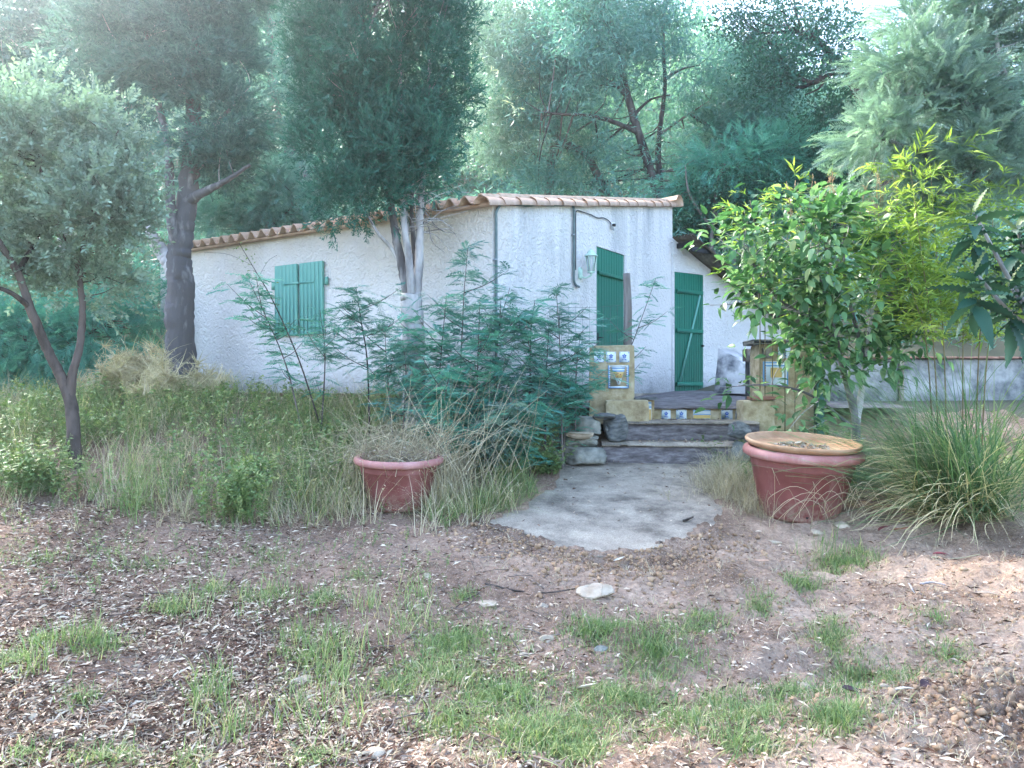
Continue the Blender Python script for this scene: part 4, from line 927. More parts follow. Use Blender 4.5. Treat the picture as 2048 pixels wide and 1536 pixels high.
def tree(name, label, cat, limbs, blobs, tm, mat, bark, seed, nclump=150, per=40, csize=.25, scale=(.8, 1.2), droop=0, up=.3, group=None, shell=.55, r0=.012, twigfrac=1, csz=(1, 1, .75)):
    rg = np.random.default_rng(seed); base = np.array(limbs[0][0][0], float)
    root = empty(name, base, label, cat, group); mb, S = limbs_mb(limbs, rg)
    cc, cd = blob(rg, blobs, nclump, shell); twigs(mb, S, cc[:int(nclump * twigfrac)], rg, r0)
    part('trunk', mb, bark, root, True)
    n = nclump * per; ci = rg.integers(0, nclump, n); off = rg.normal(0, 1, (n, 3)) * csize * np.array(csz); pos = cc[ci] + off
    out = off / csize * .6 + cd[ci] * .8 + rg.normal(0, .4, (n, 3)) + np.array([0, 0, up]); yaw, pitch = dirs(out)
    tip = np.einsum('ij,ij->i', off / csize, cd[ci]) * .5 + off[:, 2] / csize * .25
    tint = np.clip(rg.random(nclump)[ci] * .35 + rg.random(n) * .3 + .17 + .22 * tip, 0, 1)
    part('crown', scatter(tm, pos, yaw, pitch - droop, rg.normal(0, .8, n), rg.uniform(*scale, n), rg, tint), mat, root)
    return root
def E(px, py, D, rx, ry, rz_=None): return (P(px, py, D), np.array([rx * D / F, rz_ if rz_ else rx * D / F, ry * D / F]))
rgt = np.random.default_rng(99)
SPRIG = [t_sprig(rgt, 9, .15, .05, .026) for _ in range(5)]
SPRAY = [t_spray(rgt, .15, 9, .075, .011) for _ in range(6)]
FROND = [t_frond(rgt, .17, 9, .05, .011) for _ in range(4)]
FUZZ = [t_fuzz(rgt) for _ in range(6)]
CLUMP = [t_clump(rgt) for _ in range(6)]
FRW = [t_frond(rgt, .25, 13, .062, .013, .22) for _ in range(4)]

# ------------------------------------------------------------------ trees near the house
b0 = G(150, 935)
tb = np.array([b0[0][0], b0[1][0], b0[2][0] - .05]); D = tb[1]
def T(px, py, d=0): return P(px, py, D + d)
tree('oak_tree', 'young cork oak with dark forked trunk and pale leaves at left edge', 'tree',
     [([tb, T(148, 880), T(140, 800, .05), T(118, 745, .05), T(90, 690), T(60, 615, -.1), T(35, 545, -.1), T(-5, 480, -.2), T(-60, 400)], .068, .022),
      ([T(140, 800, .05), T(146, 745, .05), T(160, 690, .1), T(165, 620, .15), T(160, 545, .2), T(175, 450, .2), T(210, 350, .1), T(235, 260)], .045, .012),
      ([T(60, 615, -.1), T(20, 585, -.3), T(-50, 560, -.4)], .03, .015), ([T(160, 545, .2), T(110, 440), T(80, 330), T(60, 220)], .03, .01), ([T(35, 545, -.1), T(75, 470, .2), T(90, 380, .3)], .03, .01), ([T(172, 470, .2), T(215, 440), T(270, 430)], .022, .008)],
     [E(90, 300, D, 120, 110), E(20, 430, D - .1, 90, 70), E(200, 400, D - .2, 90, 75), E(270, 430, D, 55, 50), E(0, 290, D, 70, 90), E(170, 560, D + .3, 90, 40), E(70, 200, D, 40, 60), E(130, 470, D + .2, 90, 50), E(190, 260, D, 50, 70), E(250, 330, D, 45, 50), E(40, 540, D + .2, 60, 30)],
     SPRIG, M['oak_leaf'], M['bark_dark'], 11, 100, 44, .11, (.8, 1.35), up=.8, r0=.014)
D = 10.9; zb_ = float(terr(P(362, 0, D)[0], D))
tree('cypress_tree', 'stout grey trunked cypress standing before the left end of the house', 'tree',
     [([(P(364, 0, D)[0], D, zb_ - .1), T(362, 740), T(360, 660), T(362, 580), T(358, 515), T(368, 440), T(378, 370), T(384, 290), T(388, 180), T(392, 60), T(395, -120)], .24, .06),
      ([T(352, 540), T(330, 510), T(308, 480, -.1), T(296, 452, -.2)], .14, .05), ([T(356, 505, -.05), T(345, 450, -.15), T(340, 380, -.2), T(335, 290, -.2), T(310, 180), T(290, 60)], .085, .03),
      ([T(376, 405), T(400, 388, -.2), T(440, 368, -.4), T(500, 330, -.5)], .085, .02), ([T(384, 300), T(440, 240), T(500, 170)], .05, .015), ([T(388, 200), T(330, 140), T(270, 90)], .05, .015), ([T(380, 350), T(450, 290, .4), T(540, 230, .5)], .04, .012)],
     [E(370, 120, D, 120, 130), E(430, 240, D, 90, 75), E(330, 60, D, 130, 110), E(470, 318, D - .4, 66, 46), E(310, 250, D + .3, 60, 60), E(400, -60, D, 130, 120), E(230, 80, D, 100, 90), E(420, 330, D + .4, 60, 40)],
     SPRAY, M['greycyp'], M['bark_grey'], 12, 120, 100, .155, (.9, 1.7), up=.2, csz=(1.2, 1.2, .6))
D = 8.75; zb_ = float(terr(P(828, 0, D)[0], D))
tree('juniper_tree', 'dense dark green cypress with many pale stems in front of the house', 'tree',
     [([(P(830, 0, D)[0], D, zb_ - .1), T(828, 720), T(825, 640), T(822, 585)], .135, .12),
      ([T(818, 610), T(806, 540), T(793, 480), T(785, 430, .05), T(770, 330), T(740, 180), T(720, 0)], .062, .02),
      ([T(824, 600, -.05), T(818, 520, -.1), T(808, 450, -.1), T(805, 380), T(800, 260), T(800, 60)], .05, .02),
      ([T(832, 600), T(838, 520), T(840, 450), T(842, 400), T(850, 300), T(860, 120)], .058, .02),
      ([T(828, 590, .1), T(828, 500, .12), T(823, 420, .1), T(826, 330, .1)], .035, .018), ([T(806, 540, .0), T(785, 500), T(755, 465, -.1), T(735, 430)], .03, .012),
      ([T(815, 470, .1), T(813, 400, .12), T(818, 330, .1)], .03, .015)],
     [E(765, 60, D, 190, 230), E(690, 170, D, 108, 180), E(850, 170, D, 98, 190), E(700, 290, D, 115, 130), E(810, 300, D, 105, 110), E(735, 375, D - .05, 90, 62), E(775, -180, D, 150, 220), E(690, 400, D, 50, 36)],
     SPRAY, M['cypress'], M['bark_pale'], 13, 400, 66, .088, (.6, 1.05), up=1.1, shell=.93, csz=(.85, .85, 1.5), twigfrac=.3)
def sub_twigs_dead():
    rg = np.random.default_rng(77); mb = MB()
    for k in range(34):
        a = P(rg.uniform(800, 860), rg.uniform(380, 470), D - .1); e_ = a + np.array([rg.uniform(-.1, .55), rg.uniform(-.2, .2), rg.uniform(-.35, .25)])
        mb.join(tube(catmull([a, (a + e_) / 2 + rg.normal(0, .06, 3), e_], 7), np.linspace(.006, .002, 7), 4, rnd=rg.random()))
    return mb
o = bpy.data.objects['juniper_tree']; part('dead_twigs', sub_twigs_dead(), M['bark_pale'], o, kind='stuff')

# ------------------------------------------------------------------ trees behind the house
D = 17.5
tree('acacia_tree', 'tall acacia with two leaning grey trunks rising behind the roof', 'tree',
     [([T(1318, 470), T(1318, 400), T(1300, 340), T(1280, 275), T(1262, 215), T(1250, 170), T(1235, 110), T(1218, 50), T(1206, -10), T(1190, -120)], .125, .04),
      ([T(1322, 400), T(1318, 350, .1), T(1316, 300, .2), T(1322, 240, .2), T(1330, 170, .3), T(1326, 90, .3), T(1330, 0, .3)], .085, .025),
      ([T(1275, 265), T(1230, 245, -.3), T(1180, 232, -.4), T(1120, 228, -.6), T(1080, 222, -.6)], .06, .015), ([T(1252, 190), T(1230, 170), T(1205, 155, .3), T(1160, 130, .4)], .06, .015),
      ([T(1328, 160, .3), T(1360, 140, .3), T(1400, 130, .3)], .04, .012), ([T(1268, 230), T(1300, 200), T(1340, 190)], .04, .012), ([T(1318, 270, .2), T(1360, 240, .2), T(1420, 200)], .035, .012)],
     [E(1240, 80, D, 150, 100), E(1120, 190, D, 110, 55), E(1180, 120, D - .5, 120, 60), E(1360, 110, D, 80, 60), E(1320, 30, D, 90, 60), E(1200, -40, D, 140, 80), E(1400, 190, D, 60, 40), E(1420, 280, D + 1, 80, 50), E(1200, 270, D + 1.5, 90, 40), E(1180, 340, D + .5, 130, 40), E(1380, 330, D + .6, 90, 40)],
     FUZZ, M['acacia'], M['bark_mid'], 21, 150, 15, .36, (.8, 1.3), up=.1, droop=.3, r0=.02)
D = 19.0
tree('acacia_tree', 'slim acacia with dark stem and arching low branch right of the dense cypress', 'tree',
     [([T(1095, 470), T(1100, 350), T(1108, 290), T(1115, 240), T(1122, 190), T(1140, 130), T(1150, 60)], .12, .03),
      ([T(1215, 400, -.5), T(1195, 350, -.5), T(1168, 305, -.5), T(1140, 290, -.5), T(1100, 262), T(1040, 232), T(1000, 220)], .11, .02), ([T(1110, 290), T(1150, 300, -.3), T(1168, 305, -.5)], .04, .03), ([T(1116, 230), T(1080, 180), T(1040, 130)], .05, .015)],
     [E(1040, 130, D, 110, 90), E(1010, 230, D, 90, 60), E(1130, 60, D, 110, 80), E(1000, 40, D, 90, 70), E(1060, 300, D, 110, 40)],
     FUZZ, M['wattle'], M['bark_mid'], 22, 90, 17, .38, (.8, 1.3), up=.1, droop=.3, r0=.02)
D = 18.0
tree('acacia_tree', 'thin young acacia with wavy dark stem right of the roof ridge', 'tree',
     [([T(1460, 470), T(1460, 330), T(1472, 280), T(1470, 235), T(1476, 200), T(1488, 150)], .06, .02), ([T(1470, 235), T(1455, 195), T(1452, 150)], .04, .012), ([T(1472, 285), T(1510, 262), T(1560, 235)], .03, .01)],
     [E(1470, 160, D, 90, 60), E(1500, 240, D, 70, 40), E(1430, 250, D, 50, 40)], FUZZ, M['acacia'], M['bark_dark'], 23, 60, 14, .4, (.7, 1.2), up=.1, droop=.3, r0=.018)
D = 18.5
tree('acacia_tree', 'thin acacia with straight stem under the dark oak boughs', 'tree',
     [([T(1536, 470), T(1534, 330), T(1540, 250), T(1545, 190), T(1538, 120)], .05, .015), ([T(1538, 230), T(1570, 190), T(1590, 150)], .025, .01)],
     [E(1550, 210, D, 70, 60), E(1530, 300, D, 60, 50)], FUZZ, M['acacia'], M['bark_dark'], 24, 45, 14, .4, (.7, 1.2), up=.1, droop=.3, r0=.018)
D = 14.5
tree('evergreen_oak', 'dark evergreen oak with crooked boughs below the bright sky gap', 'tree',
     [([T(1790, 600), T(1770, 400), T(1740, 250, .2), T(1700, 150, .3), T(1665, 115, .3), T(1640, 85, .2), T(1600, 60)], .16, .03), ([T(1690, 135, .3), T(1650, 150), T(1625, 165), T(1590, 150), T(1560, 120)], .07, .02), ([T(1625, 165), T(1600, 175), T(1560, 160)], .04, .015), ([T(1650, 150), T(1640, 175), T(1610, 190)], .03, .012)],
     [E(1600, 120, D, 100, 45), E(1540, 145, D, 70, 40), E(1690, 100, D, 50, 40), E(1560, 40, D + .6, 120, 50), E(1590, 170, D + .5, 60, 30)],
     CLUMP[:1] and [t_clump(rgt, 16, .26, .075, .035) for _ in range(5)], M['darkoak'], M['bark_dark'], 25, 72, 14, .22, (.8, 1.3), up=.1, r0=.02)
D = 15.8
tree('evergreen_shrub', 'tall dark green thicket tree right of the shed roof', 'tree',
     [([T(1660, 640), T(1655, 500), T(1650, 380), T(1660, 260)], .08, .02), ([T(1655, 480), T(1580, 400), T(1520, 360)], .05, .015), ([T(1655, 460), T(1700, 360), T(1720, 260)], .05, .015)],
     [E(1660, 280, D, 90, 80), E(1700, 200, D, 60, 60), E(1600, 370, D, 110, 60), E(1480, 400, D, 100, 60), E(1420, 440, D, 70, 40), E(1690, 380, D, 100, 80)],
     [t_clump(rgt, 18, .26, .07, .036) for _ in range(5)], M['darkoak'], M['bark_dark'], 26, 210, 15, .24, (.8, 1.3), up=.2, r0=.02)
D = 15.5
tree('acacia_tree', 'feathery green acacia thicket rising between roof ridge and shed', 'tree',
     [([T(1420, 560), T(1425, 450), T(1440, 350), T(1470, 300)], .05, .015), ([T(1425, 460), T(1380, 390), T(1370, 330)], .035, .01), ([T(1430, 430), T(1500, 370), T(1560, 320)], .035, .01)],
     [E(1460, 330, D, 90, 50), E(1560, 320, D, 70, 50), E(1400, 380, D + .5, 70, 50), E(1380, 440, D + 1, 40, 70), E(1540, 400, D, 60, 50)],
     FROND, M['sapling'], M['bark_mid'], 27, 90, 40, .2, (.95, 1.6), up=.2, droop=.2)
# left background
D = 15.0
tree('evergreen_oak', 'hazy broad tree rising behind the young cork oak', 'tree',
     [([T(120, 800), T(125, 600), T(130, 400), T(150, 200), T(160, 0)], .16, .04), ([T(130, 420), T(60, 300), T(20, 200)], .07, .02), ([T(130, 400), T(230, 250), T(280, 150)], .07, .02)],
     [E(80, 150, D, 170, 130), E(220, 200, D, 110, 110), E(50, 20, D, 160, 120), E(200, 40, D, 140, 110), E(60, 300, D, 130, 90), E(240, 330, D + 1, 70, 70)],
     [t_clump(rgt, 18, .3, .1, .05) for _ in range(5)], M['greycyp'], M['bark_grey'], 31, 170, 16, .38, (.8, 1.3), r0=.02)
D = 15.5
tree('pine_tree', 'hazy leaning grey tree between the two cypresses behind the roof', 'tree',
     [([T(640, 560), T(632, 430), T(610, 360), T(580, 300), T(550, 220), T(540, 100), T(530, -40)], .17, .06), ([T(560, 250), T(500, 190), T(460, 160)], .06, .02), ([T(580, 300), T(620, 220), T(640, 120)], .06, .02)],
     [E(580, 60, D, 70, 80), E(500, 190, D, 60, 40), E(600, 200, D, 70, 80), E(540, -60, D, 100, 70), E(560, 330, D + .5, 80, 50)],
     FUZZ, M['acacia'], M['bark_grey'], 32, 70, 15, .4, (.8, 1.2), r0=.02)
D = 14.2
tree('acacia_tree', 'soft green young acacia just above the tiles left of the dense cypress', 'tree',
     [([T(530, 600), T(532, 480), T(540, 400), T(560, 330)], .05, .012), ([T(532, 480), T(470, 420), T(440, 380)], .03, .01), ([T(534, 460), T(600, 400)], .03, .01)],
     [E(470, 420, D, 80, 50), E(560, 400, D, 80, 60), E(540, 330, D, 60, 50), E(430, 460, D, 60, 30), E(610, 420, D, 50, 50)],
     FROND, M['acacia'], M['bark_mid'], 33, 80, 38, .22, (1.05, 1.7), up=.2, droop=.2)
D = 11.5
tree('acacia_tree', 'low feathery wattle filling the left edge beyond the oak trunk', 'tree',
     [([T(60, 860), T(60, 760), T(50, 680), T(30, 620)], .05, .012), ([T(60, 780), T(150, 690), T(220, 640)], .03, .01), ([T(60, 780), T(-20, 700)], .03, .01)],
     [E(60, 680, D, 120, 70), E(210, 660, D, 90, 60), E(270, 620, D + .8, 50, 70), E(-20, 640, D, 80, 80), E(130, 600, D + .5, 80, 50), E(30, 790, D - .5, 60, 60)],
     FROND, M['sapling'], M['bark_mid'], 34, 110, 38, .2, (1.05, 1.7), up=.25, droop=.2)
D = 10.2
tree('broom_shrub', 'pale dry yellowish shrub against the left end of the house', 'shrub',
     [([T(250, 830), T(250, 760), T(245, 720)], .025, .008), ([T(250, 800), T(290, 740), T(300, 700)], .015, .006)],
     [E(255, 730, D, 60, 40), E(290, 760, D - .3, 50, 40), E(215, 770, D, 50, 40), E(420, 780, D - .2, 50, 30), E(330, 790, D - .8, 60, 25)],
     [t_tuft(rgt, 26, .22, .8, .005, 3, .02, .5, .3) for _ in range(4)], M['dry'], M['twig'], 35, 46, 6, .14, (.7, 1.3), up=1.6)

# big silver wattle on the right
D = 8.6
tree('silver_wattle', 'large silvery feathery wattle leaning in at upper right corner', 'tree',
     [([P(2160, 900, 9.2), P(2140, 600, 9.2), P(2110, 400, 9.0), P(2060, 280, 8.8), P(2000, 160, 8.7), P(1960, 40, 8.6), P(1930, -80, 8.6)], .13, .03),
      ([P(2120, 440, 9.0), P(2020, 380, 8.7), P(1900, 330, 8.5), P(1800, 290, 8.4), P(1740, 270, 8.4)], .06, .01), ([P(2060, 280, 8.8), P(1960, 220, 8.6), P(1860, 190, 8.5), P(1780, 190, 8.5)], .055, .01),
      ([P(1990, 140, 8.7), P(1910, 110, 8.6), P(1830, 100, 8.5)], .045, .01), ([P(2040, 230, 8.8), P(2000, 120, 8.4), P(1990, 30, 8.3)], .04, .01), ([P(2120, 460, 9), P(2040, 430, 8.6), P(1940, 400, 8.5), P(1880, 390, 8.4)], .04, .01)],
     [E(1850, 240, D, 130, 70), E(1760, 270, D, 70, 45), E(1950, 150, D, 120, 90), E(1830, 140, D, 90, 55), E(2000, 40, D, 130, 70), E(1960, 320, D, 110, 70), E(1790, 350, D, 80, 45), E(2040, 250, D, 80, 120), E(1900, 40, D, 90, 50), E(1960, 410, D, 90, 45), E(1850, 420, D, 70, 40)],
     FRW, M['wattle'], M['bark_pale'], 41, 150, 40, .13, (.65, 1.15), up=.35, droop=.05, csz=(1.3, 1.3, .6))

# understory on the slope right behind the house, then the wood on the hillside
def wood(seed, n, ylo, yhi, hlo, hhi, Rr, tmpl, per, tmin=-.95, tmax=.95, fs=1.0):
    rg = np.random.default_rng(seed); y = ylo + (yhi - ylo) * rg.random(n) ** 1.0; x = y * rg.uniform(tmin, tmax, n)
    z = terr(x, y); h = rg.uniform(hlo, hhi, n); pos = []; sc_ = []; tint = []
    for k in range(n):
        m = per; d = rg.normal(size=(m, 3)); d /= np.linalg.norm(d, axis=1)[:, None]; r = rg.random(m) ** .4; R = Rr * rg.uniform(.7, 1.3)
        p = np.array([x[k], y[k], z[k] + h[k] * .55]) + d * r[:, None] * np.array([R, R, h[k] * .5]); pos.append(p); tint.append(np.clip(rg.random() * .5 + rg.random(m) * .5, 0, 1)); sc_.append(rg.uniform(.7, 1.3, m) * fs * (.5 + y[k] / 50))
    pos = np.vstack(pos); m = len(pos)
    return scatter(tmpl, pos, rg.uniform(0, 6.28, m), rg.normal(0, .3, m), rg.normal(0, .5, m), np.concatenate(sc_), rg, np.concatenate(tint))
o = link('understory', mesh('understory', wood(51, 130, 15.6, 26, 1.6, 4.2, 1.3, FUZZ, 30, -1.0, .95, 1.9), M['acacia'])); tag(o, 'feathery undergrowth covering the slope behind the house', 'undergrowth', kind='stuff')
o = link('hillside_wood', mesh('hillside_wood', wood(52, 480, 25, 104, 4.5, 8.5, 3.0, [t_clump(rgt, 16, .75, .26, .13) for _ in range(5)], 30, -1.1, 1.0, 1.25), M['farwood'])); tag(o, 'hazy green wood covering the hillside', 'wood', kind='stuff')

# ------------------------------------------------------------------ pots
def pot(name, label, px, py, D, Wm, Hm, tilt, saucer, seed):
    """flared plastic tub: body, band, rolled rim; px,py = middle of the foot"""
    gx_, gy_, gz_ = G(px, py); D = gy_[0] + .1; p = np.array([(px - 1024) / F * D, D, gz_[0] - .02]); Wm, Hm = Wm / F * D, Hm / F * D; root = empty(name, p, label, 'plant pot'); root.rotation_euler = (tilt, 0, .3)
    r = Wm / 2; h = Hm
    body = lathe([(0, .01), (r * .60, .01), (r * .63, .0), (r * .655, .03), (r * .76, h * .42), (r * .84, h * .72), (r * .855, h * .735), (r * .86, h * .755), (r * .855, h * .77), (r * .885, h * .88), (r * .88, h * .90), (r * .80, h * .89), (r * .78, h * .80), (0, h * .80)], 64)
    o = part('body', body, M['pot'], root, True, world=False)
    rim = lathe([(r * .875, h * .865), (r * .955, h * .862), (r * .992, h * .885), (r, h * .93), (r * .985, h * .97), (r * .93, h), (r * .85, h * .985), (r * .82, h * .93), (r * .84, h * .88), (r * .875, h * .865)], 64)
    part('rim', rim, M['potrim'], root, True, world=False)
    part('soil', lathe([(0, h * .87), (r * .5, h * .875), (r * .83, h * .86), (r * .83, h * .81)], 40), M['soil'], root, True, world=False)
    part('drain_hole', lathe([(0, 0), (.012, 0), (.016, -.004)], 10), M['cable'], root, world=False)
    return root, p, r, h
pR, pRp, pRr, pRh = pot('plant_pot', 'large terracotta coloured pot with clay saucer on top, right of path', 1598, 1030, 6.75, 229, 138, .085, True, 1)
dh = [q for q in pR.children if q.name.startswith('drain')][0]; dh.location = (pRr * .66 * math.cos(-2.05), pRr * .66 * math.sin(-2.05) - .006, .075); dh.rotation_euler = (1.45, 0, -.5); dh.scale = (1, 1.6, 1)
pL, pLp, pLr, pLh = pot('plant_pot', 'weedy terracotta coloured pot overgrown with dry grass, left of path', 797, 1010, 7.0, 178, 104, .06, False, 2)
dh = [q for q in pL.children if q.name.startswith('drain')][0]; dh.location = (0, .2, .05)
# clay saucer lying askew on the right pot
r = pRr * .965
sa = empty('clay_saucer', (pRp[0] + .012, pRp[1] - .05, pRp[2] + pRh * 1.0 + .012), 'ochre clay saucer holding dead leaves, lying on the right pot', 'saucer'); sa.rotation_euler = (.10, .035, 0)
part('dish', lathe([(0, -.03), (r * .80, -.03), (r * .92, -.01), (r * .985, .018), (r, .034), (r * .985, .048), (r * .95, .05), (r * .925, .04), (r * .86, .006), (r * .8, -.010), (0, -.012)], 72), M['saucer'], sa, True, world=False)
rg = np.random.default_rng(15); n = 260; a = rg.uniform(0, 6.28, n); rr = np.sqrt(rg.random(n)) * .22
part('dead_leaves', scatter([t_quadleaf(.05, .02), t_quadleaf(.035, .012)], np.stack([rr * np.cos(a) - .02, rr * np.sin(a) * .8 - .06, .0 + rg.random(n) * .02], 1), a * 3, rg.normal(0, .4, n), rg.normal(0, 1, n), rg.uniform(.5, 1.2, n), rg), M['straw'], sa, world=False, kind='stuff')

# ------------------------------------------------------------------ stones by the steps and on the ground
def stone(name, label, px, py, D, size, seed, mat, rz_=0, ang=.5, group=None, world=None, sub=3):
    rg = np.random.default_rng(seed); c = P(px, py, D) if world is None else np.array(world)
    o = link(name, mesh(name, rock(rg, size, sub, ang), M[mat]), None, c); o.rotation_euler = (0, 0, rz_); return tag(o, label, 'stone', group) if label else o
sw = empty('stone_stack', P(1150, 930, 8.9), 'short dry stack of grey walling stones left of the steps', 'stone wall')
def slabrock(px0, px1, py0, py1, D0, depth, seed, mat, lab=None):
    rg = np.random.default_rng(seed); a, b = P(px0, py1, D0), P(px1, py0, D0)
    c = (a + b) / 2; h = np.array([(b[0] - a[0]) / 2, depth / 2, (b[2] - a[2]) / 2]); V, F4, F3, R = rock(rg, (1, 1, 1), 3, .52).arrays()
    V = np.sign(V) * np.abs(V) ** .72; V /= np.abs(V).max(0); st_ = np.floor(V[:, 2] * 4 + .5 * fbm(V[:, 0] * 2, V[:, 1] * 2, seed, 2)); V[:, :2] *= 1 + .10 * (hash2(st_.astype(np.int64) + 50, st_.astype(np.int64) * 3 + 7, seed)[:, None] - .5); V = V * h * 1.06
    m = part('stone', MB().add(V + c + (0, depth / 2, 0), F4, F3, R), M[mat], sw)
    if lab: m['label'] = lab
slabrock(1118, 1214, 896, 938, 8.75, .45, 1, 'stonegrey'); slabrock(1128, 1208, 866, 902, 8.85, .4, 2, 'stonegrey'); slabrock(1150, 1206, 833, 872, 8.95, .35, 3, 'stonegrey')
slabrock(1205, 1258, 829, 884, 9.05, .4, 4, 'slate', 'dark layered schist block'); slabrock(1134, 1190, 865, 882, 8.72, .25, 5, 'rockpale', 'thin pale slab'); slabrock(1190, 1232, 826, 838, 9.0, .3, 6, 'slate'); slabrock(1095, 1135, 905, 945, 8.9, .3, 8, 'stonegrey')
sw2 = sw
slp = P(1478, 862, 8.95)
stone('schist_rock', 'blue grey layered schist rock perched at right end of the steps', 0, 0, 0, (.20, .16, .115), 33, 'slate', .3, .6, world=slp)
stone('schist_rock', 'pale grey stone under the schist rock behind the right pot', 0, 0, 0, (.17, .15, .14), 34, 'stonegrey', 1, .5, world=P(1482, 905, 8.9))
GR = [(1199, 1203, .155, .10, .075, 'big pale squared stone lying in the dirt before the path', 'rockpale'),
      (976, 1213, .075, .055, .04, 'pale stone left of the big squared stone', 'rockpale'), (1086, 1215, .04, .03, .028, 'small pinkish stone between two bigger stones', 'rockpale'),
      (1684, 1050, .085, .06, .04, 'white flat stone right of the big pot foot', 'rockpale'), (1638, 1064, .07, .05, .05, 'rounded brown stone near the big pot foot', 'rockpale'), (1548, 1076, .085, .035, .03, 'long pinkish stone in front of the big pot', 'rockpale'),
      (606, 1361, .055, .04, .03, 'yellowish lone stone in the leaf litter on the left', 'rockpale'), (1455, 1403, .05, .035, .026, 'flat white stone in bare earth near the lower right grass', 'rockpale'), (1610, 1376, .035, .03, .045, 'upright pinkish stone beside a grass tuft', 'rockpale'),
      (1770, 1380, .04, .03, .03, 'small white stone in the hollow of the dirt', 'rockpale'), (745, 1517, .05, .035, .028, 'pale oval stone at the bottom edge left of centre', 'rockpale'), (852, 1165, .035, .03, .03, 'small whitish stone on the slope below the left pot', 'rockpale'), (66, 1425, .035, .025, .025, 'small pale stone at far lower left', 'rockpale'),
      (1095, 1283, .06, .04, .035, 'brown stone between two grass patches', 'rockpale'), (1558, 1020, .05, .04, .03, 'brown stone wedged at the big pot foot', 'rockpale'), (1205, 1300, .05, .03, .03, 'flat grey stone in the middle of the grass', 'stonegrey')]
for k, (px, py, a_, b_, c_, lab, mt) in enumerate(GR):
    x, y, z = G(px, py + 4); stone('stone', lab, 0, 0, 0, (a_, b_, c_), 200 + k, mt, R0.uniform(-.5, .5), .55, world=(x[0], y[0] + b_ * .5, z[0] + c_ * .15))

# ------------------------------------------------------------------ saplings in front of the house
SAPF = [t_frond(rgt, .2, 11, .055, .010, .3) for _ in range(4)]
def sapling(label, pts, seed, nf=34, L=1.0, side=3, frm=.25, tall=True, mat='sapling'):
    nf = int(nf * 1.5); side = int(side * 2); L = L * 1.2
    rg = np.random.default_rng(seed); pts = [np.array(p) for p in pts]; z0 = float(gnd(pts[0][0], pts[0][1])); base = pts[0].copy(); base[2] = z0 - .02
    root = empty('acacia_sapling', base, label, 'sapling', 'acacia saplings before the house'); c = catmull([base] + pts[1:], 26); mb = tube(c, np.linspace(.011, .003, 26), 5, rnd=rg.random())
    P_, Dv = [], []
    t = frm + (1 - frm) * rg.random(nf) ** .9; t[:4] = [1, .99, .97, .95]; idx = t * 25
    for q in range(nf):
        i = int(min(idx[q], 24)); f = idx[q] - i; P_.append(c[i] * (1 - f) + c[i + 1] * f); az = rg.uniform(0, 6.28); Dv.append([math.cos(az), math.sin(az), rg.normal(.15, .25)])
    for s_ in range(side):
        i = int(rg.uniform(.25, .8) * 25); az = rg.uniform(0, 6.28); l = rg.uniform(.25, .5); e_ = c[i] + np.array([math.cos(az) * l, math.sin(az) * l * .7, l * rg.uniform(.4, .9)]); sc_ = catmull([c[i], (c[i] + e_) / 2 + (0, 0, -.03), e_], 8); mb.join(tube(sc_, np.linspace(.006, .002, 8), 4, rnd=rg.random()))
        for q in range(13):
            k = rg.integers(1, 8); P_.append(sc_[k]); a2 = rg.uniform(0, 6.28); Dv.append([math.cos(a2), math.sin(a2), rg.normal(.15, .25)])
    part('stem', mb, M['bark_mid'], root, True); P_ = np.array(P_); yaw, pit = dirs(np.array(Dv)); n = len(P_)
    part('foliage', scatter(SAPF, P_, yaw, pit, rg.normal(0, .35, n), L * rg.uniform(.65, 1.15, n), rg), M[mat], root)
def S(px, py, D): return P(px, py, D)
sapling('leaning acacia sapling reaching left across the white wall below the shutters', [S(610, 850, 8.5), S(575, 740, 8.5), S(535, 640, 8.5), S(495, 555, 8.5)], 1, 44, .95, 4)
sapling('small acacia sapling at the lower right corner of the shutters', [S(640, 850, 8.4), S(650, 720, 8.4), S(640, 620, 8.4)], 2, 30, .8, 3)
sapling('acacia sapling with a pointed tip between shutters and cypress trunk', [S(740, 850, 8.3), S(735, 730, 8.3), S(722, 640, 8.3), S(712, 575, 8.3)], 3, 44, .95, 4, mat='acacia')
sapling('low acacia sapling at the foot of the cypress trunk', [S(790, 860, 8.2), S(775, 760, 8.2), S(770, 660, 8.2)], 4, 40, .9, 4)
sapling('tallest acacia sapling right of the cypress trunk before the wall', [S(915, 860, 8.4), S(922, 720, 8.4), S(928, 590, 8.4), S(936, 492, 8.4)], 5, 60, .95, 5, mat='acacia')
sapling('bushy acacia sapling close to the cypress trunk on its right', [S(870, 870, 8.2), S(880, 740, 8.2), S(893, 590, 8.2)], 6, 50, .95, 5)
sapling('acacia sapling before the house corner', [S(985, 880, 8.2), S(990, 760, 8.2), S(1000, 650, 8.2), S(1020, 575, 8.2)], 7, 50, .95, 4, mat='acacia')
sapling('acacia sapling just right of the house corner conduit', [S(1055, 880, 8.3), S(1060, 760, 8.3), S(1062, 660, 8.3), S(1070, 600, 8.3)], 8, 54, .95, 5)
sapling('slender acacia sapling standing before the wall lantern', [S(1125, 870, 8.7), S(1122, 760, 8.7), S(1118, 660, 8.7), S(1112, 575, 8.7)], 9, 44, .85, 3, mat='acacia')
sapling('acacia sprig leaning right beside the wooden post', [S(1215, 880, 9.3), S(1240, 760, 9.8), S(1275, 660, 9.8), S(1312, 556, 9.8)], 10, 22, .8, 2, .55)
sapling('low spreading acacia sapling left of the stacked stones', [S(1060, 945, 8.0), S(1050, 880, 8.0), S(1060, 800, 8.0)], 11, 50, 1.05, 5, .15)
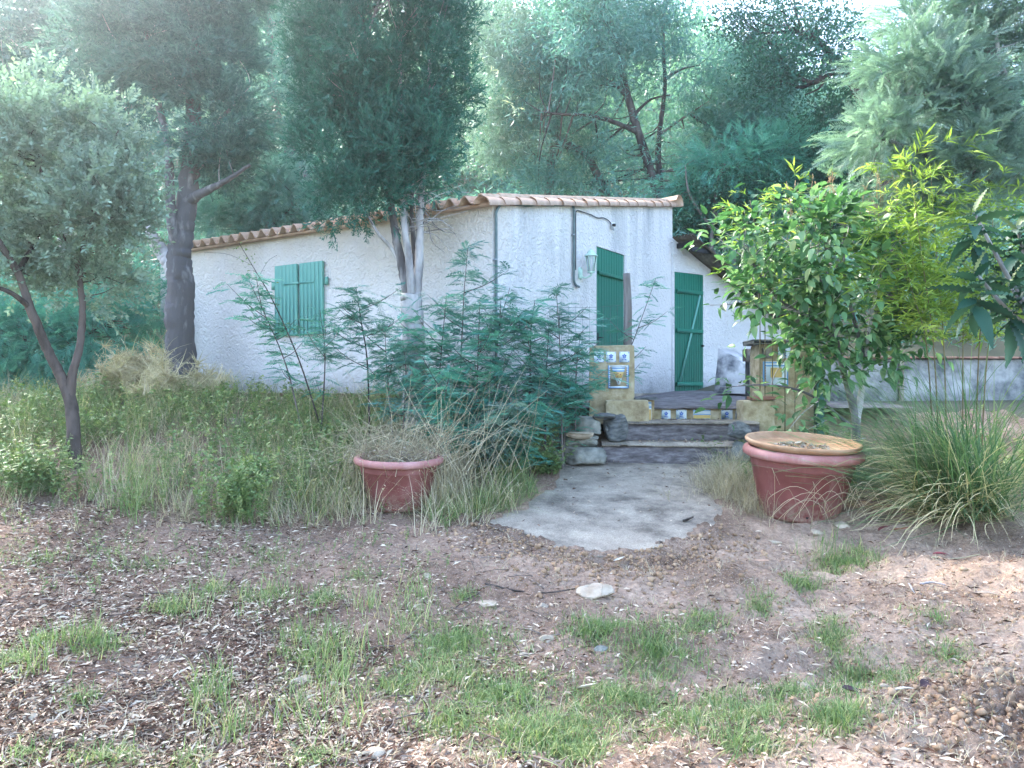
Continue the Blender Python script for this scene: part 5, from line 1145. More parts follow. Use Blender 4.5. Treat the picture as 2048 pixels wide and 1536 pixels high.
sapling('blue green acacia sapling in front, nearest the path', [S(960, 960, 7.8), S(985, 890, 7.8), S(1030, 810, 7.7)], 12, 56, 1.1, 6, .2, mat='wattle')
sapling('dark acacia sapling between the left pot and the stones', [S(930, 950, 8.1), S(935, 860, 8.1), S(950, 760, 8.1)], 13, 46, 1.0, 5, .15)
sapling('dense low acacia sapling against the left pier', [S(1125, 900, 8.9), S(1130, 820, 8.9), S(1120, 740, 8.9)], 14, 60, 1.0, 6, .15)
sapling('acacia sapling low in the weeds before the house corner', [S(1010, 900, 8.2), S(1000, 820, 8.2), S(985, 720, 8.3)], 16, 46, 1.0, 5, .15)
sapling('acacia sapling right against the cypress trunk, on its left', [S(800, 860, 8.0), S(812, 760, 8.0), S(805, 680, 8.0)], 18, 40, .9, 5, .15, mat='acacia')
sapling('upright acacia sapling between the two tallest ones', [S(950, 880, 8.0), S(955, 740, 8.0), S(960, 600, 8.0)], 19, 50, .95, 5, .2)
sapling('leafy acacia sapling half way from conduit to left pier', [S(1090, 890, 8.4), S(1092, 770, 8.4), S(1098, 650, 8.4)], 20, 50, .95, 5, .2, mat='acacia')
sapling('short acacia sapling with its tip over the wire mesh', [S(1150, 870, 8.9), S(1152, 760, 8.9), S(1160, 670, 8.9)], 21, 40, .9, 4, .2)
sapling('wide acacia sapling low behind the left pot', [S(870, 930, 7.6), S(880, 840, 7.6), S(900, 740, 7.7)], 22, 50, 1.0, 5, .2)
# bramble shoot arching across the shutters
rg = np.random.default_rng(61); br = empty('bramble', P(640, 850, 8.5), 'thin arching bramble shoot crossing the green shutters', 'bramble')
c = catmull([P(640, 850, 8.5), P(598, 720, 8.5), P(545, 600, 8.5), P(510, 540, 8.5), P(478, 486, 8.5)], 30); mb = tube(c, np.linspace(.010, .003, 30), 5)
for k in range(6):
    i = rg.integers(5, 24); e_ = c[i] + np.array([rg.uniform(-.7, .2), 0, rg.uniform(-.1, .25)]); mb.join(tube(catmull([c[i], (c[i] + e_) / 2 + (0, 0, .05), e_], 8), .002, 3))
part('stem', mb, M['bark_dark'], br); n = 120; i = rg.integers(4, 30, n)
part('foliage', scatter([t_quadleaf(.04, .022)], c[i] + rg.normal(0, .05, (n, 3)), rg.uniform(0, 6.28, n), rg.normal(0, .4, n), rg.normal(0, .5, n), rg.uniform(.6, 1.2, n), rg), M['weed'], br)

# ------------------------------------------------------------------ shrub with broad leaves, loquat, bamboo, sedge
def leafy(name, label, cat, limbs, blobs, seed, nl, nobj, tm, mat, bark, csize, nclump, scale, pitch0, group=None, dead=None):
    """plant whose largest leaves are parts of their own"""
    rg = np.random.default_rng(seed); base = np.array(limbs[0][0][0], float); root = empty(name, base, label, cat, group); mb, S_ = limbs_mb(limbs, rg); cc, cd = blob(rg, blobs, nclump, .7); twigs(mb, S_, cc, rg, .010, .0025); part('trunk', mb, bark, root, True)
    ci = rg.integers(0, nclump, nl); off = rg.normal(0, 1, (nl, 3)) * csize; pos = cc[ci] + off; out = off / csize * .8 + cd[ci] * .5 + np.array([0, -.25, .1]); yaw, pit = dirs(out); pit = pit * .6 + pitch0 + rg.normal(0, .35, nl); roll = rg.normal(0, .4, nl); s = rg.uniform(*scale, nl)
    order = np.argsort(pos[:, 1] - s * 3); big, rest = order[:nobj], order[nobj:]; tint = rg.random(nl)
    mes = []
    for q in range(12): V, F4, F3, R = tm[q % len(tm)].arrays(); mes.append(mesh('leaf', MB().add(V, F4, F3, np.full(len(V), (q + .5) / 12)), mat, True))
    for k in big:
        o = link('leaf', mes[int(tint[k] * 12) % 12], root); o.location = pos[k] - base; o.rotation_mode = 'XYZ'
        from mathutils import Matrix
        m = rots(np.array([yaw[k]]), np.array([pit[k]]), np.array([roll[k]]))[0]; o.rotation_euler = Matrix(m.tolist()).to_euler('XYZ'); o.scale = (s[k],) * 3
    part('foliage', scatter(tm, pos[rest], yaw[rest], pit[rest], roll[rest], s[rest], rg, tint[rest], .15), mat, root, True, kind='stuff')
    return root
BL = [t_bigleaf(.135, .068, .25, c_, 0, .5) for c_ in (.18, .35, .5)]
D = 8.25; zb_ = float(terr(P(1700, 0, D)[0], D))
leafy('broadleaf_shrub', 'light green broad leaved shrub on grey stems between pier and bamboo', 'shrub',
      [([(P(1708, 0, D)[0], D, zb_ - .05), T(1712, 850), T(1700, 790), T(1685, 735), T(1668, 660), T(1640, 560), T(1610, 470)], .05, .01), ([T(1712, 850), T(1722, 790), T(1730, 720), T(1745, 620), T(1770, 520)], .04, .01), ([T(1710, 820, .1), T(1690, 760, .15), T(1678, 700, .15), T(1630, 640), T(1540, 610), T(1420, 610, -.1)], .032, .006),
       ([T(1668, 660), T(1560, 600), T(1500, 520)], .025, .008), ([T(1730, 720), T(1690, 560), T(1690, 430)], .025, .008), ([T(1700, 850), T(1620, 790), T(1540, 770), T(1440, 775)], .02, .004)],
      [E(1640, 520, D, 150, 110), E(1560, 470, D, 105, 75), E(1720, 460, D, 100, 75), E(1550, 590, D, 90, 65), E(1700, 620, D, 130, 80), E(1800, 560, D + .3, 80, 90), E(1600, 690, D, 60, 30), E(1440, 605, D, 30, 30), E(1480, 775, D, 50, 18), E(1590, 840, D - .1, 45, 40), E(1640, 700, D, 60, 30), E(1830, 650, D + .2, 70, 60), E(1770, 710, D, 60, 35), E(1860, 500, D + .4, 60, 90), E(1450, 500, D + .2, 40, 60), E(1660, 735, D - .1, 60, 30), E(1740, 760, D, 50, 30)],
      71, 3500, 300, BL, M['bush'], M['bark_grey'], .115, 190, (.7, 1.3), -.05)
# dry flower sprays at its top
rg = np.random.default_rng(72); o = bpy.data.objects['broadleaf_shrub']; mb = MB()
for k in range(34):
    p = P(rg.uniform(1560, 1800), rg.uniform(375, 450), D + rg.uniform(-.3, .3)); t_ = p + np.array([rg.normal(0, .04), 0, rg.uniform(.12, .28)]); mb.join(tube([p - (0, 0, .15), p, t_], [.003, .0025, .0015], 3))
    for q in range(9): a_ = p + (t_ - p) * rg.random(); mb.join(tube([a_, a_ + rg.normal(0, .03, 3) + (0, 0, .02)], .0018, 3))
part('dry_flower_spray', mb, plain('dry flower stalk', (.25, .15, .07), (.45, .32, .18), 20), o, kind='stuff')
# loquat
LL = [t_bigleaf(.215, .075, .2, c_, .075, .5, n=17) for c_ in (.15, .4, .65)]
def loquat():
    rg = np.random.default_rng(81); base = np.array([3.75, 4.3, float(terr(3.75, 4.3)) - .05])
    root = empty('loquat_tree', base, 'loquat with large ribbed dark leaves leaning in at right edge', 'tree')
    D = 4.2; ends = [P(1948, 425, D), P(1950, 545, 4.1), P(2035, 460, 4.4), P(2020, 570, 4.2), P(2085, 400, 4.3), P(2090, 520, 4.0), P(1990, 500, 4.5)]
    mb = MB(); hub = P(2090, 660, 4.3); c = catmull([base, base + (-.05, 0, .8), base + (-.25, 0, 1.3), hub], 16); mb.join(tube(c, np.linspace(.05, .02, 16), 8, .05, rg))
    for e_ in ends: mb.join(tube(catmull([hub, hub * .5 + e_ * .5 + (.02, 0, -.08), e_], 10), np.linspace(.016, .008, 10), 6, .03, rg))
    part('trunk', mb, M['bark_grey'], root, True)
    mes = [mesh('leaf', (lambda a_: MB().add(a_[0], a_[1], a_[2], np.full(len(a_[0]), (q + .5) / 10)))(LL[q % 3].arrays()), M['loquat'], True) for q in range(10)]
    from mathutils import Matrix
    for e_ in ends:
        n = 19
        for k in range(n):
            az = k * 2.4 + rg.normal(0, .2); pit = 1.05 - 1.75 * (k / n) + rg.normal(0, .15) if True else 0; q = 9 if k < 2 else int(rg.integers(0, 8))
            pit = [1.2, .95, .7][k] if k < 3 else .55 - 1.5 * (k - 3) / (n - 3) + rg.normal(0, .15)
            o = link('leaf', mes[q], root); o.location = e_ - base + np.array([0, 0, -.012 * k]); o.rotation_euler = Matrix(rots(np.array([az]), np.array([pit]), np.array([rg.normal(0, .25)]))[0].tolist()).to_euler(); o.scale = (rg.uniform(.6, .8) if k < 3 else rg.uniform(.85, 1.15),) * 3
loquat()
# bamboo
BML = [t_sprig(rgt, 6, .10, .13, .017, t_diamond(.14, .018, .2, .15)) for _ in range(4)]
def bamboo(label, culms, seed, nl, spread, wid=.012):
    rg = np.random.default_rng(seed); base = np.array(culms[0][0]); root = empty('bamboo_clump', base, label, 'bamboo'); P_, Dv = [], []
    for pts in culms:
        c = catmull(pts, 24); part('culm', tube(c, np.linspace(wid, wid * .3, 24), 6, rnd=rg.random()), M['culm'], root, True)
        for q in range(nl):
            i = rg.integers(9, 24); d = rg.normal(0, 1, 3); d[2] = abs(d[2]) * .4; P_.append(c[i] + d * spread * rg.random() ** .6); Dv.append(d + (0, 0, -.15))
    P_ = np.array(P_); yaw, pit = dirs(np.array(Dv)); n = len(P_)
    part('foliage', scatter(BML, P_, yaw, pit - .25, rg.normal(0, .6, n), rg.uniform(.7, 1.25, n), rg), M['bamboo'], root, True)
D = 7.7; cl = []
for k, (xb, xt, yt) in enumerate(((1880, 1820, 330), (1895, 1860, 330), (1925, 1930, 420), (1950, 1990, 400), (1870, 1790, 450), (1960, 2040, 520))):
    b = P(xb, 0, D + .3); b[2] = float(gnd(b[0], b[1])) - .03; dd = R0.uniform(-.4, .5); cl.append([b, P(xb * .8 + xt * .2, 700, D + dd * .3), P(xb * .4 + xt * .6, (700 + yt) / 2, D + dd * .7), P(xt, yt, D + dd)])
bamboo('yellow green bamboo clump rising behind the sedge on the right', cl, 91, 165, .34, .008)
D = 9.6; cl = []
for xb, xt, yt in ((1520, 1500, 400), (1545, 1550, 375), (1570, 1590, 365), (1590, 1620, 400), (1530, 1470, 440)):
    cl.append([np.array([P(xb, 0, D)[0], D, float(terr(P(xb, 0, D)[0], D)) - .05]), P(xb, 650, D), P(xb, 520, D), P(xt, yt, D)])
bamboo('small bamboo behind the broad leaved shrub near the shed roof', cl, 92, 46, .2, .008)
# sedge
def sedge():
    rg = np.random.default_rng(101); cx, cy = P(1935, 0, 6.75)[0], 6.75; cz = float(gnd(cx, cy)); root = empty('sedge_clump', (cx, cy, cz), 'huge arching sedge clump with dry beige blades right of the big pot', 'grass clump'); mb = MB(); md = MB()
    for k in range(1900):
        dryb = k % 5 < 2; a = rg.uniform(0, 6.28) if rg.random() > .42 else rg.normal(3.1, .5); L = rg.uniform(.5, 1.75) * (.72 if dryb else 1) * (1 if math.cos(a) < .3 else .85); d = np.array([math.cos(a), math.sin(a), 0]); th = abs(rg.normal(.55, .35)) + (.35 if dryb else 0); p = np.array([cx, cy, cz]) + np.array([rg.normal(0, .16), rg.normal(0, .14), 0]); p[2] = float(cz) - .02 + rg.uniform(0, .12)
        fan = k % 5 == 4
        if fan: a = rg.normal(3.12, .22); d = np.array([math.cos(a), math.sin(a), 0]); th = rg.uniform(.55, 1.3); L = rg.uniform(1.1, 1.75)
        s = np.linspace(0, 1, 8); b = (.1 + .2 * rg.random()) if fan else rg.uniform(.35, 1.1) + (.5 if dryb else 0); ang = th + b * s ** 1.5; ds = L / 7; xr = np.concatenate([[0], np.cumsum(np.sin(ang[:-1]) * ds)]); zr = np.concatenate([[0], np.cumsum(np.cos(ang[:-1]) * ds)])
        if dryb: xr = xr + .03 * np.sin(s * rg.uniform(2, 7)) ; 
        ctr = p + np.outer(xr, d) + np.outer(zr, [0, 0, 1]); lat = np.array([-d[1], d[0], 0]); ctr += np.outer(s ** 2 * rg.normal(0, .08), lat)
        gz = terr(ctr[:, 0], ctr[:, 1]) + .02; ctr[:, 2] = np.maximum(ctr[:, 2], gz + .01 * rg.random()); w_ = (.0045 if not dryb else .0042) * (1 - .8 * s ** 2); V = np.vstack([ctr + lat * w_[:, None], ctr - lat * w_[:, None] + (0, 0, .002)]); f = [(q, q + 1, q + 9, q + 8) for q in range(7)]
        (mb if not dryb else md).add(V, f, rnd=rg.uniform(0, .62) if not dryb else rg.uniform(.6, 1))
    part('green_blades', mb, M['sedge'], root, True, kind='stuff'); part('dry_blades', md, M['sedge'], root, True, kind='stuff')
sedge()

# ------------------------------------------------------------------ ground cover
def on(x, y, dz=0): return np.stack([x, y, gnd(x, y) + dz], 1)
def keep(x, y):
    """not on the slab, the steps or in the pots"""
    k = ~inpoly(x, y, SLAB) & ~((x > .95) & (x < 3.1) & (y > 8.7))
    for p, r in ((pRp, pRr), (pLp, pLr)): k &= (np.hypot(x - p[0], y - p[1] - .1) > r * .62) & ~((np.abs(x - p[0]) < r * .55) & (y < p[1]) & (y > p[1] - .75) & (np.sin(x * 311 + y * 173) > -.6))
    return k
def stuff(name, label, cat, mb, mat, smooth=False): return tag(link(name, mesh(name, mb, mat, smooth)), label, cat, kind='stuff')
def tufts(tm, x, y, sc_, rg, rnd=None, tilt=.12): n = len(x); return scatter(tm, on(x, y), rg.uniform(0, 6.28, n), rg.normal(0, tilt, n), rg.normal(0, tilt, n), sc_, rg, rnd, .62)
WEED = [t_weed(rgt, .34, 13, .042, .022) for _ in range(6)]
TALL = [t_tuft(rgt, 11, .62, .28, .0028, 3, .03, .55, .25) for _ in range(6)]
DRY = [t_tuft(rgt, 14, .5, .5, .0026, 3, .04, .9, .3) for _ in range(6)]
LAWN = [t_tuft(rgt, 9, .085, .8, .0028, 2, .05, .9) for _ in range(9)]
LANK = [t_tuft(rgt, 7, .22, .25, .0028, 3, .035, .5) for _ in range(6)]
rg = np.random.default_rng(111)
# the overgrown bank on the left
def bank(n, xlo, xhi, ylo, yhi, fn): x = rg.uniform(xlo, xhi, n); y = rg.uniform(ylo, yhi, n); k = (rg.random(n) < fn(x, y)) & keep(x, y); return x[k], y[k]
def front(x): return np.interp(x, [-7, -5, -3.5, -2.6, -1.9, -1.2, -.4, .3], [6.0, 6.0, 6.3, 6.2, 6.4, 6.7, 7.4, 7.6]) + .5 * (fbm(x * 1.7, x * 0, 61, 3) - .5)
x, y = bank(3300, -7.5, .7, 5.7, 9.9, lambda x, y: sstep(-.5, .9, y - front(x)) * (.25 + .75 * sstep(.35, .6, fbm(x * 1.1, y * 1.1, 63, 3))) * (x < .55 - .25 * (9.2 - y)))
stuff('weed_cover', 'leafy green weeds covering the bank on the left', 'weeds', tufts(WEED, x, y, rg.uniform(.55, 1.35, len(x)) * (.35 + .65 * sstep(-.3, .8, y - front(x))), rg), M['weed'])
x, y = bank(3000, -7.5, .7, 5.8, 9.9, lambda x, y: sstep(-.1, .6, y - front(x)) * sstep(.4, .65, fbm(x * .9 + 9, y * .9, 65, 3)) * (x < .55 - .2 * (9.2 - y)))
stuff('tall_grass', 'tall thin green grass among the weeds on the left bank', 'grass', tufts(TALL, x, y, rg.uniform(.5, 1.05, len(x)), rg), M['grass'])
x, y = bank(3600, -7.5, .7, 5.9, 9.9, lambda x, y: sstep(-.6, .5, y - front(x)) * np.clip(.22 + 1.0 * np.exp(-((x + 1.6) / 1.0) ** 2) + .35 * sstep(.5, .7, fbm(x * .8, y * .8 + 5, 67, 3)), 0, 1) * (x < .4 - .25 * (9.2 - y)))
stuff('dry_grass', 'pale dry grass lying over the left bank around the pot', 'dry grass', tufts(DRY, x, y, rg.uniform(.45, 1.15, len(x)) * (.45 + .55 * sstep(-.4, .6, y - front(x))), rg), M['dry'])
# dense dry grass right round the left pot, some of it falling over its face
n = 230; a = rg.uniform(0, 6.28, n); r = pLr * .75 + abs(rg.normal(0, .28, n)); x, y = pLp[0] + r * np.cos(a), pLp[1] + .1 + r * np.sin(a); k = (y > 6.25) & ~((np.abs(x - pLp[0]) < .32) & (y < pLp[1]) & (rg.random(n) < .93))
stuff('pot_dry_grass', 'dry grass growing up round the left pot', 'dry grass', tufts(DRY + TALL, x[k], y[k], rg.uniform(.6, 1.3, k.sum()), rg), M['dry'])
# dead plant standing in the left pot
rg2 = np.random.default_rng(113); dp = empty('dead_plant', pLp + (0, .05, pLh * .85), 'grey tangled dead plant growing out of the left pot', 'plant'); mb = MB()
for k in range(300):
    a = rg2.uniform(0, 6.28); q = pLp + np.array([math.cos(a) * pLr * .8 * rg2.random() ** .5, .06 + math.sin(a) * pLr * .7 * rg2.random() ** .5, pLh * .88]); d = np.array([rg2.normal(0, .22), rg2.normal(0, .12), rg2.uniform(.05, .36)])
    mb.join(tube(catmull([q, q + d * .5 + rg2.normal(0, .05, 3), q + d, q + d * 1.1 + np.array([rg2.normal(0, .12), 0, -.08])], 8), .0018, 3, cap=False, rnd=rg2.random()))
part('dead_stems', mb, M['dry'], dp, kind='stuff'); n = 500
part('debris', scatter([t_quadleaf(.05, .008), t_quadleaf(.03, .012)], pLp + np.stack([rg2.normal(0, .2, n), .06 + rg2.normal(0, .16, n), pLh * .9 + abs(rg2.normal(0, .05, n))], 1), rg2.uniform(0, 6.28, n), rg2.normal(0, .5, n), rg2.normal(0, 1, n), rg2.uniform(.6, 1.5, n), rg2), M['straw'], dp, kind='stuff')
tg = MB()
for k in range(190):
    a0 = pLp + np.array([rg2.normal(.2, .42), rg2.normal(.1, .2), -.05 + (pLh * .8 if k % 3 else 0)]); d = np.array([rg2.normal(.12, .35), rg2.normal(0, .15), rg2.uniform(.35, 1.0)])
    tg.join(tube(catmull([a0, a0 + d * .5 + rg2.normal(0, .04, 3), a0 + d + np.array([rg2.normal(0, .1), 0, -.02])], 9), np.linspace(.003, .0012, 9), 3, cap=False, rnd=rg2.random()))
part('tall_stalks', tg, M['dry'], dp, kind='stuff')
# green and dry grass spilling from the bank onto the path edge
n = 120; t = rg.random(n); x = -.75 + 1.1 * t + rg.normal(0, .12, n); y = 6.75 + .8 * t + rg.normal(0, .14, n); k = keep(x, y)
stuff('path_edge_grass', 'green grass arching over the left edge of the path', 'grass', tufts([t_tuft(rgt, 14, .42, .75, .003, 4, .03, 1.0) for _ in range(4)], x[k], y[k], rg.uniform(.5, 1.1, k.sum()), rg), M['grass'])
# dry grass left of the right pot and behind it
n = 230; a = rg.uniform(1.9, 4.0, n); r = pRr * .72 + abs(rg.normal(0, .2, n)); x, y = pRp[0] + r * np.cos(a) - .02, pRp[1] + .15 + r * np.sin(a) + rg.uniform(0, .9, n); k = (y > 6.6)
stuff('step_dry_grass', 'pale dry grass with seed heads between path and right pot', 'dry grass', tufts(DRY, x[k], y[k], rg.uniform(.4, 1.0, k.sum()), rg), M['dry'])
n = 260; x = rg.uniform(2.2, 6.2, n); y = rg.uniform(7.1, 9.4, n)
stuff('right_bank_grass', 'mixed grass on the bank behind the right pot', 'grass', tufts(DRY + TALL, x, y, rg.uniform(.35, .8, n), rg, rg.uniform(.2, 1, n)), M['sedge'])
x = rg.uniform(2.3, 6.5, 340); y = rg.uniform(7.3, 9.7, 340)
stuff('right_weed_cover', 'leafy weeds on the bank behind the right pot', 'weeds', tufts(WEED, x, y, rg.uniform(.5, 1.2, 340), rg), M['weed'])
# single leafy weeds that stand out
for k, (px, py, h, lab) in enumerate(((478, 1045, .62, 'bright green leafy weed standing alone at the front of the bank'), (85, 985, .5, 'bushy green weed at the left front of the bank below the oak'), (520, 1000, .5, 'pale green weed right of the lone bright weed'), (1085, 945, .35, 'dark leafy weed at the foot of the stacked stones'))):
    x, y, z = G(px, py); r_ = np.random.default_rng(300 + k); n = 34; root = empty('leafy_weed', (x[0], y[0], z[0]), lab, 'weed')
    part('foliage', scatter([t_weed(r_, h, 26, .045, .026) for _ in range(3)], np.stack([x[0] + r_.normal(0, .10, n), y[0] + r_.normal(0, .08, n), np.full(n, z[0] - .01)], 1), r_.uniform(0, 6.28, n), r_.normal(0, .15, n), r_.normal(0, .15, n), r_.uniform(.6, 1.1, n), r_), M['weed'], root)
# straw fallen across the right pot
mb = MB(); r_ = np.random.default_rng(321)
for k in range(26):
    a0 = pRp + np.array([r_.uniform(-.5, .35), -pRr * .75 - .08, r_.uniform(.0, .25)]); e_ = pRp + np.array([a0[0] - pRp[0] + r_.uniform(-.1, .45), -pRr * .95 - .1, r_.uniform(.15, .5)])
    mb.join(tube(catmull([a0 + (0, .05, -.1), a0, (a0 + e_) / 2 + (0, -.04, .09), e_, e_ + (.06, -.02, -.14)], 14), np.linspace(.0028, .0012, 14), 3, cap=False, rnd=r_.random()))
stuff('fallen_straw', 'pale straw stalks fallen across the face of the right pot', 'straw', mb, M['dry'])
n = 190; px, py = rg.uniform(0, 900, n), 1030 + 160 * rg.random(n) ** 1.6; x, y, _ = G(px, py); k = keep(x, y)
stuff('seedling_weeds', 'small seedling weeds in the litter below the bank', 'weeds', tufts(WEED, x[k], y[k], rg.uniform(.16, .42, k.sum()), rg), M['weed'])
# lawn patches: photograph pixel ellipses put onto the ground
PATCH = [(905, 1290, 130, 50, 420), (880, 1350, 120, 40, 260), (1000, 1395, 130, 45, 380), (1190, 1270, 80, 28, 190), (1310, 1300, 110, 48, 420), (1250, 1385, 110, 38, 280), (1060, 1480, 110, 45, 380), (1150, 1500, 90, 30, 160), (800, 1375, 45, 28, 120), (900, 1440, 90, 30, 140), (1660, 1265, 50, 45, 200), (1700, 1310, 60, 30, 120),
         (1795, 1335, 55, 25, 100), (1900, 1310, 40, 35, 70), (1690, 1112, 60, 26, 300), (1600, 1165, 45, 22, 110), (1515, 1210, 35, 18, 70), (1400, 1250, 60, 25, 80), (1580, 1385, 60, 30, 130), (1440, 1400, 60, 30, 90), (1520, 1445, 70, 30, 140), (1680, 1475, 70, 30, 170), (1500, 1510, 80, 25, 120), (1380, 1460, 80, 35, 100), (650, 1210, 70, 45, 90), (610, 1320, 60, 45, 100), (520, 1200, 80, 40, 70), (190, 1300, 45, 25, 110), (90, 1285, 30, 16, 60), (20, 1330, 40, 40, 80), (345, 1225, 45, 22, 90), (420, 1180, 60, 25, 50), (160, 1395, 22, 12, 40), (70, 1500, 40, 25, 50), (215, 1510, 60, 25, 120), (640, 1530, 70, 20, 60), (300, 1130, 150, 40, 60), (80, 1120, 80, 50, 60), (550, 1110, 90, 35, 70), (930, 1200, 25, 20, 40), (720, 1150, 80, 30, 40), (380, 1520, 60, 20, 40), (1860, 1250, 60, 25, 40), (1150, 1440, 250, 80, 220), (1700, 1400, 200, 80, 110)]
px, py = [], []
for cx, cy, rx, ry, n in PATCH:
    n = int(n * 1.08); a = rg.uniform(0, 6.28, n); r = np.abs(rg.normal(0, .62, n)); px.append(cx + rx * r * np.cos(a)); py.append(cy + ry * r * np.sin(a))
px, py = np.concatenate(px), np.concatenate(py); k = (py < 1570); x, y, _ = G(px[k], py[k]); kk = keep(x, y); x, y = x[kk], y[kk]
tint = np.clip(.2 + .5 * fbm(x * 3, y * 3, 81, 2) + rg.normal(0, .2, len(x)) - .1, 0, 1)
stuff('lawn_grass', 'short green grass patches in the dirt', 'grass', tufts(LAWN, x, y, rg.uniform(.35, 1.1, len(x)), rg, tint, .15), M['grass'])
px, py = [], []
for cx, cy, rx, ry, n in ((425, 1400, 28, 30, 34), (665, 1340, 40, 40, 30), (830, 1215, 28, 30, 26), (590, 1290, 40, 40, 22), (610, 1430, 50, 35, 26), (180, 1300, 30, 20, 16), (345, 1235, 25, 14, 14), (690, 1300, 20, 30, 16), (60, 1340, 40, 20, 16), (540, 1200, 60, 30, 16), (450, 1450, 30, 20, 10), (760, 1240, 40, 30, 12), (1680, 1500, 30, 20, 8), (1680, 1105, 55, 18, 26)):
    px.append(rg.normal(cx, rx * .8, n)); py.append(rg.normal(cy, ry * .8, n))
x, y, _ = G(np.concatenate(px), np.concatenate(py))
stuff('lank_grass', 'upright lank grass tufts on the left', 'grass', tufts(LANK, x, y, rg.uniform(.5, 1.1, len(x)), rg), M['grass'])
# dead grass stems lying about
n = 1500; px, py = rg.uniform(0, 2048, n), rg.uniform(1040, 1560, n); x, y, _ = G(px, py); k = keep(x, y)
stuff('lying_straw', 'dry straw scattered on the ground', 'straw', scatter([t_tuft(rgt, 7, .12, 1.2, .0016, 2, .03, .8) for _ in range(5)], on(x[k], y[k], .004), rg.uniform(0, 6.28, k.sum()), 0, 0, rg.uniform(.4, 1.1, k.sum()), rg), M['dry'])
# leaf litter: thick on the left, thinner to the right
n = 150000; px, py = rg.uniform(-40, 2090, n), 1000 + 575 * rg.random(n) ** .85; dens = np.interp(px, [0, 600, 850, 1200, 2048], [1, .95, .42, .10, .13]) * (.3 + .7 * sstep(.25, .55, fbm(px * .006, py * .012, 83, 3)))
k = rg.random(n) < dens; x, y, _ = G(px[k], py[k]); k = keep(x, y); x, y = x[k], y[k]; n = len(x); tint = np.clip(rg.random(n) ** 1.25 + .0, 0, 1)
def t_flake(L, W): return MB().add([(0, -W * .3, 0), (.45 * L, W * .55, .12 * L), (L, -W * .15, -.02 * L)], None, [(0, 2, 1)])
stuff('leaf_litter', 'dry leaf litter and bark flakes on the ground', 'leaf litter', scatter([t_flake(.045, .014), t_flake(.03, .018), t_flake(.07, .007), t_flake(.022, .016), t_flake(.05, .01)], on(x, y, .006), rg.uniform(0, 6.28, n), rg.normal(0, .25, n), rg.normal(0, .4, n), rg.uniform(.4, 1.15, n), rg, tint, .0), M['litter'])
n = 900; px, py = rg.uniform(1050, 1480, n), 922 + 130 * rg.random(n) ** 2.2; P2 = np.array([slabpt(a_, b_) for a_, b_ in zip(px, py)]); k = inpoly(P2[:, 0], P2[:, 1], SLAB) & (rg.random(n) < .35); P2 = P2[k]; n = len(P2)
stuff('path_litter', 'dry leaves blown onto the concrete path', 'leaf litter', scatter([t_quadleaf(.05, .018, .5, .2), t_quadleaf(.03, .014, .5, -.3)], np.column_stack([P2, slab_z(P2[:, 1]) + .012]), rg.uniform(0, 6.28, n), rg.normal(0, .2, n), rg.normal(0, .4, n), rg.uniform(.4, 1.1, n), rg), M['litter'])
n = 160; xx = rg.uniform(1.3, 2.6, n); st_ = rg.integers(0, 2, n); yy = np.where(st_, rg.uniform(9.05, 9.38, n), rg.uniform(9.5, 9.88, n)); zz = np.where(st_, .826, 1.058)
stuff('step_litter', 'dry leaves lying on the step treads', 'leaf litter', scatter([t_quadleaf(.06, .02, .5, .2), t_quadleaf(.035, .012, .5, .3)], np.stack([xx, yy - .10 * (xx - 1.2) * st_, zz], 1), rg.uniform(0, 6.28, n), rg.normal(0, .3, n), rg.normal(0, .4, n), rg.uniform(.5, 1.1, n), rg), M['litter'])
# pebbles and clods
v, f = ico(0); f_ = f; PEB = [MB().add(v * np.array([1, .75, .5]) * (1 + rgt.normal(0, .14, v.shape)), None, f) for _ in range(5)]; CL = [MB().add(v * rgt.uniform(.6, 1.3, 3) * (1 + rgt.normal(0, .3, (12, 1))) + rgt.normal(0, .12, v.shape), None, f) for _ in range(9)]
n = 2400; px, py = rg.uniform(0, 2048, n), 1040 + 520 * rg.random(n); x, y, _ = G(px, py); k = keep(x, y); x, y = x[k], y[k]; n = len(x)
stuff('pebbles', 'small pebbles strewn over the dirt', 'pebbles', scatter(PEB, on(x, y, .002), rg.uniform(0, 6.28, n), rg.normal(0, .2, n), rg.normal(0, .2, n), np.clip(rg.lognormal(-5.0, .45, n), .003, .022), rg), M['pebble'])
xs_, ys_, s_ = [], [], []
n = 2400; t = rg.integers(0, len(FRONT) - 1, n); u_ = rg.random(n); q = FRONT[t] * (1 - u_)[:, None] + FRONT[t + 1] * u_[:, None]; q = q + np.stack([rg.normal(0, .25, n), -abs(rg.normal(0, .38, n)) + .02], 1); xs_.append(q[:, 0]); ys_.append(q[:, 1]); s_.append(rg.lognormal(-5.15, .55, n))
n = 3300; xs_.append(rg.normal(2.3, .55, n)); ys_.append(rg.normal(3.35, .4, n)); s_.append(rg.lognormal(-5.1, .5, n))
n = 1300; px, py = rg.uniform(1000, 2048, n), rg.uniform(1090, 1400, n); x, y, _ = G(px, py); xs_.append(x); ys_.append(y); s_.append(rg.lognormal(-4.9, .4, n))
x, y, s_ = np.concatenate(xs_), np.concatenate(ys_), np.clip(np.concatenate(s_), .003, .028); k = keep(x, y) & (y > 2.2); x, y, s_ = x[k], y[k], s_[k]; n = len(x); bigc = rg.choice(4500, 420, False)
v2, f2 = ico(1); CL2 = [MB().add(v2 * rgt.uniform(.7, 1.2, 3) * (1 + 1.1 * (np.array([fbm(v2[:, 0] * 2.5 + k, v2[:, 1] * 2.5 + v2[:, 2] * 2, k, 2)]).T - .5)), None, f2) for k in range(6)]
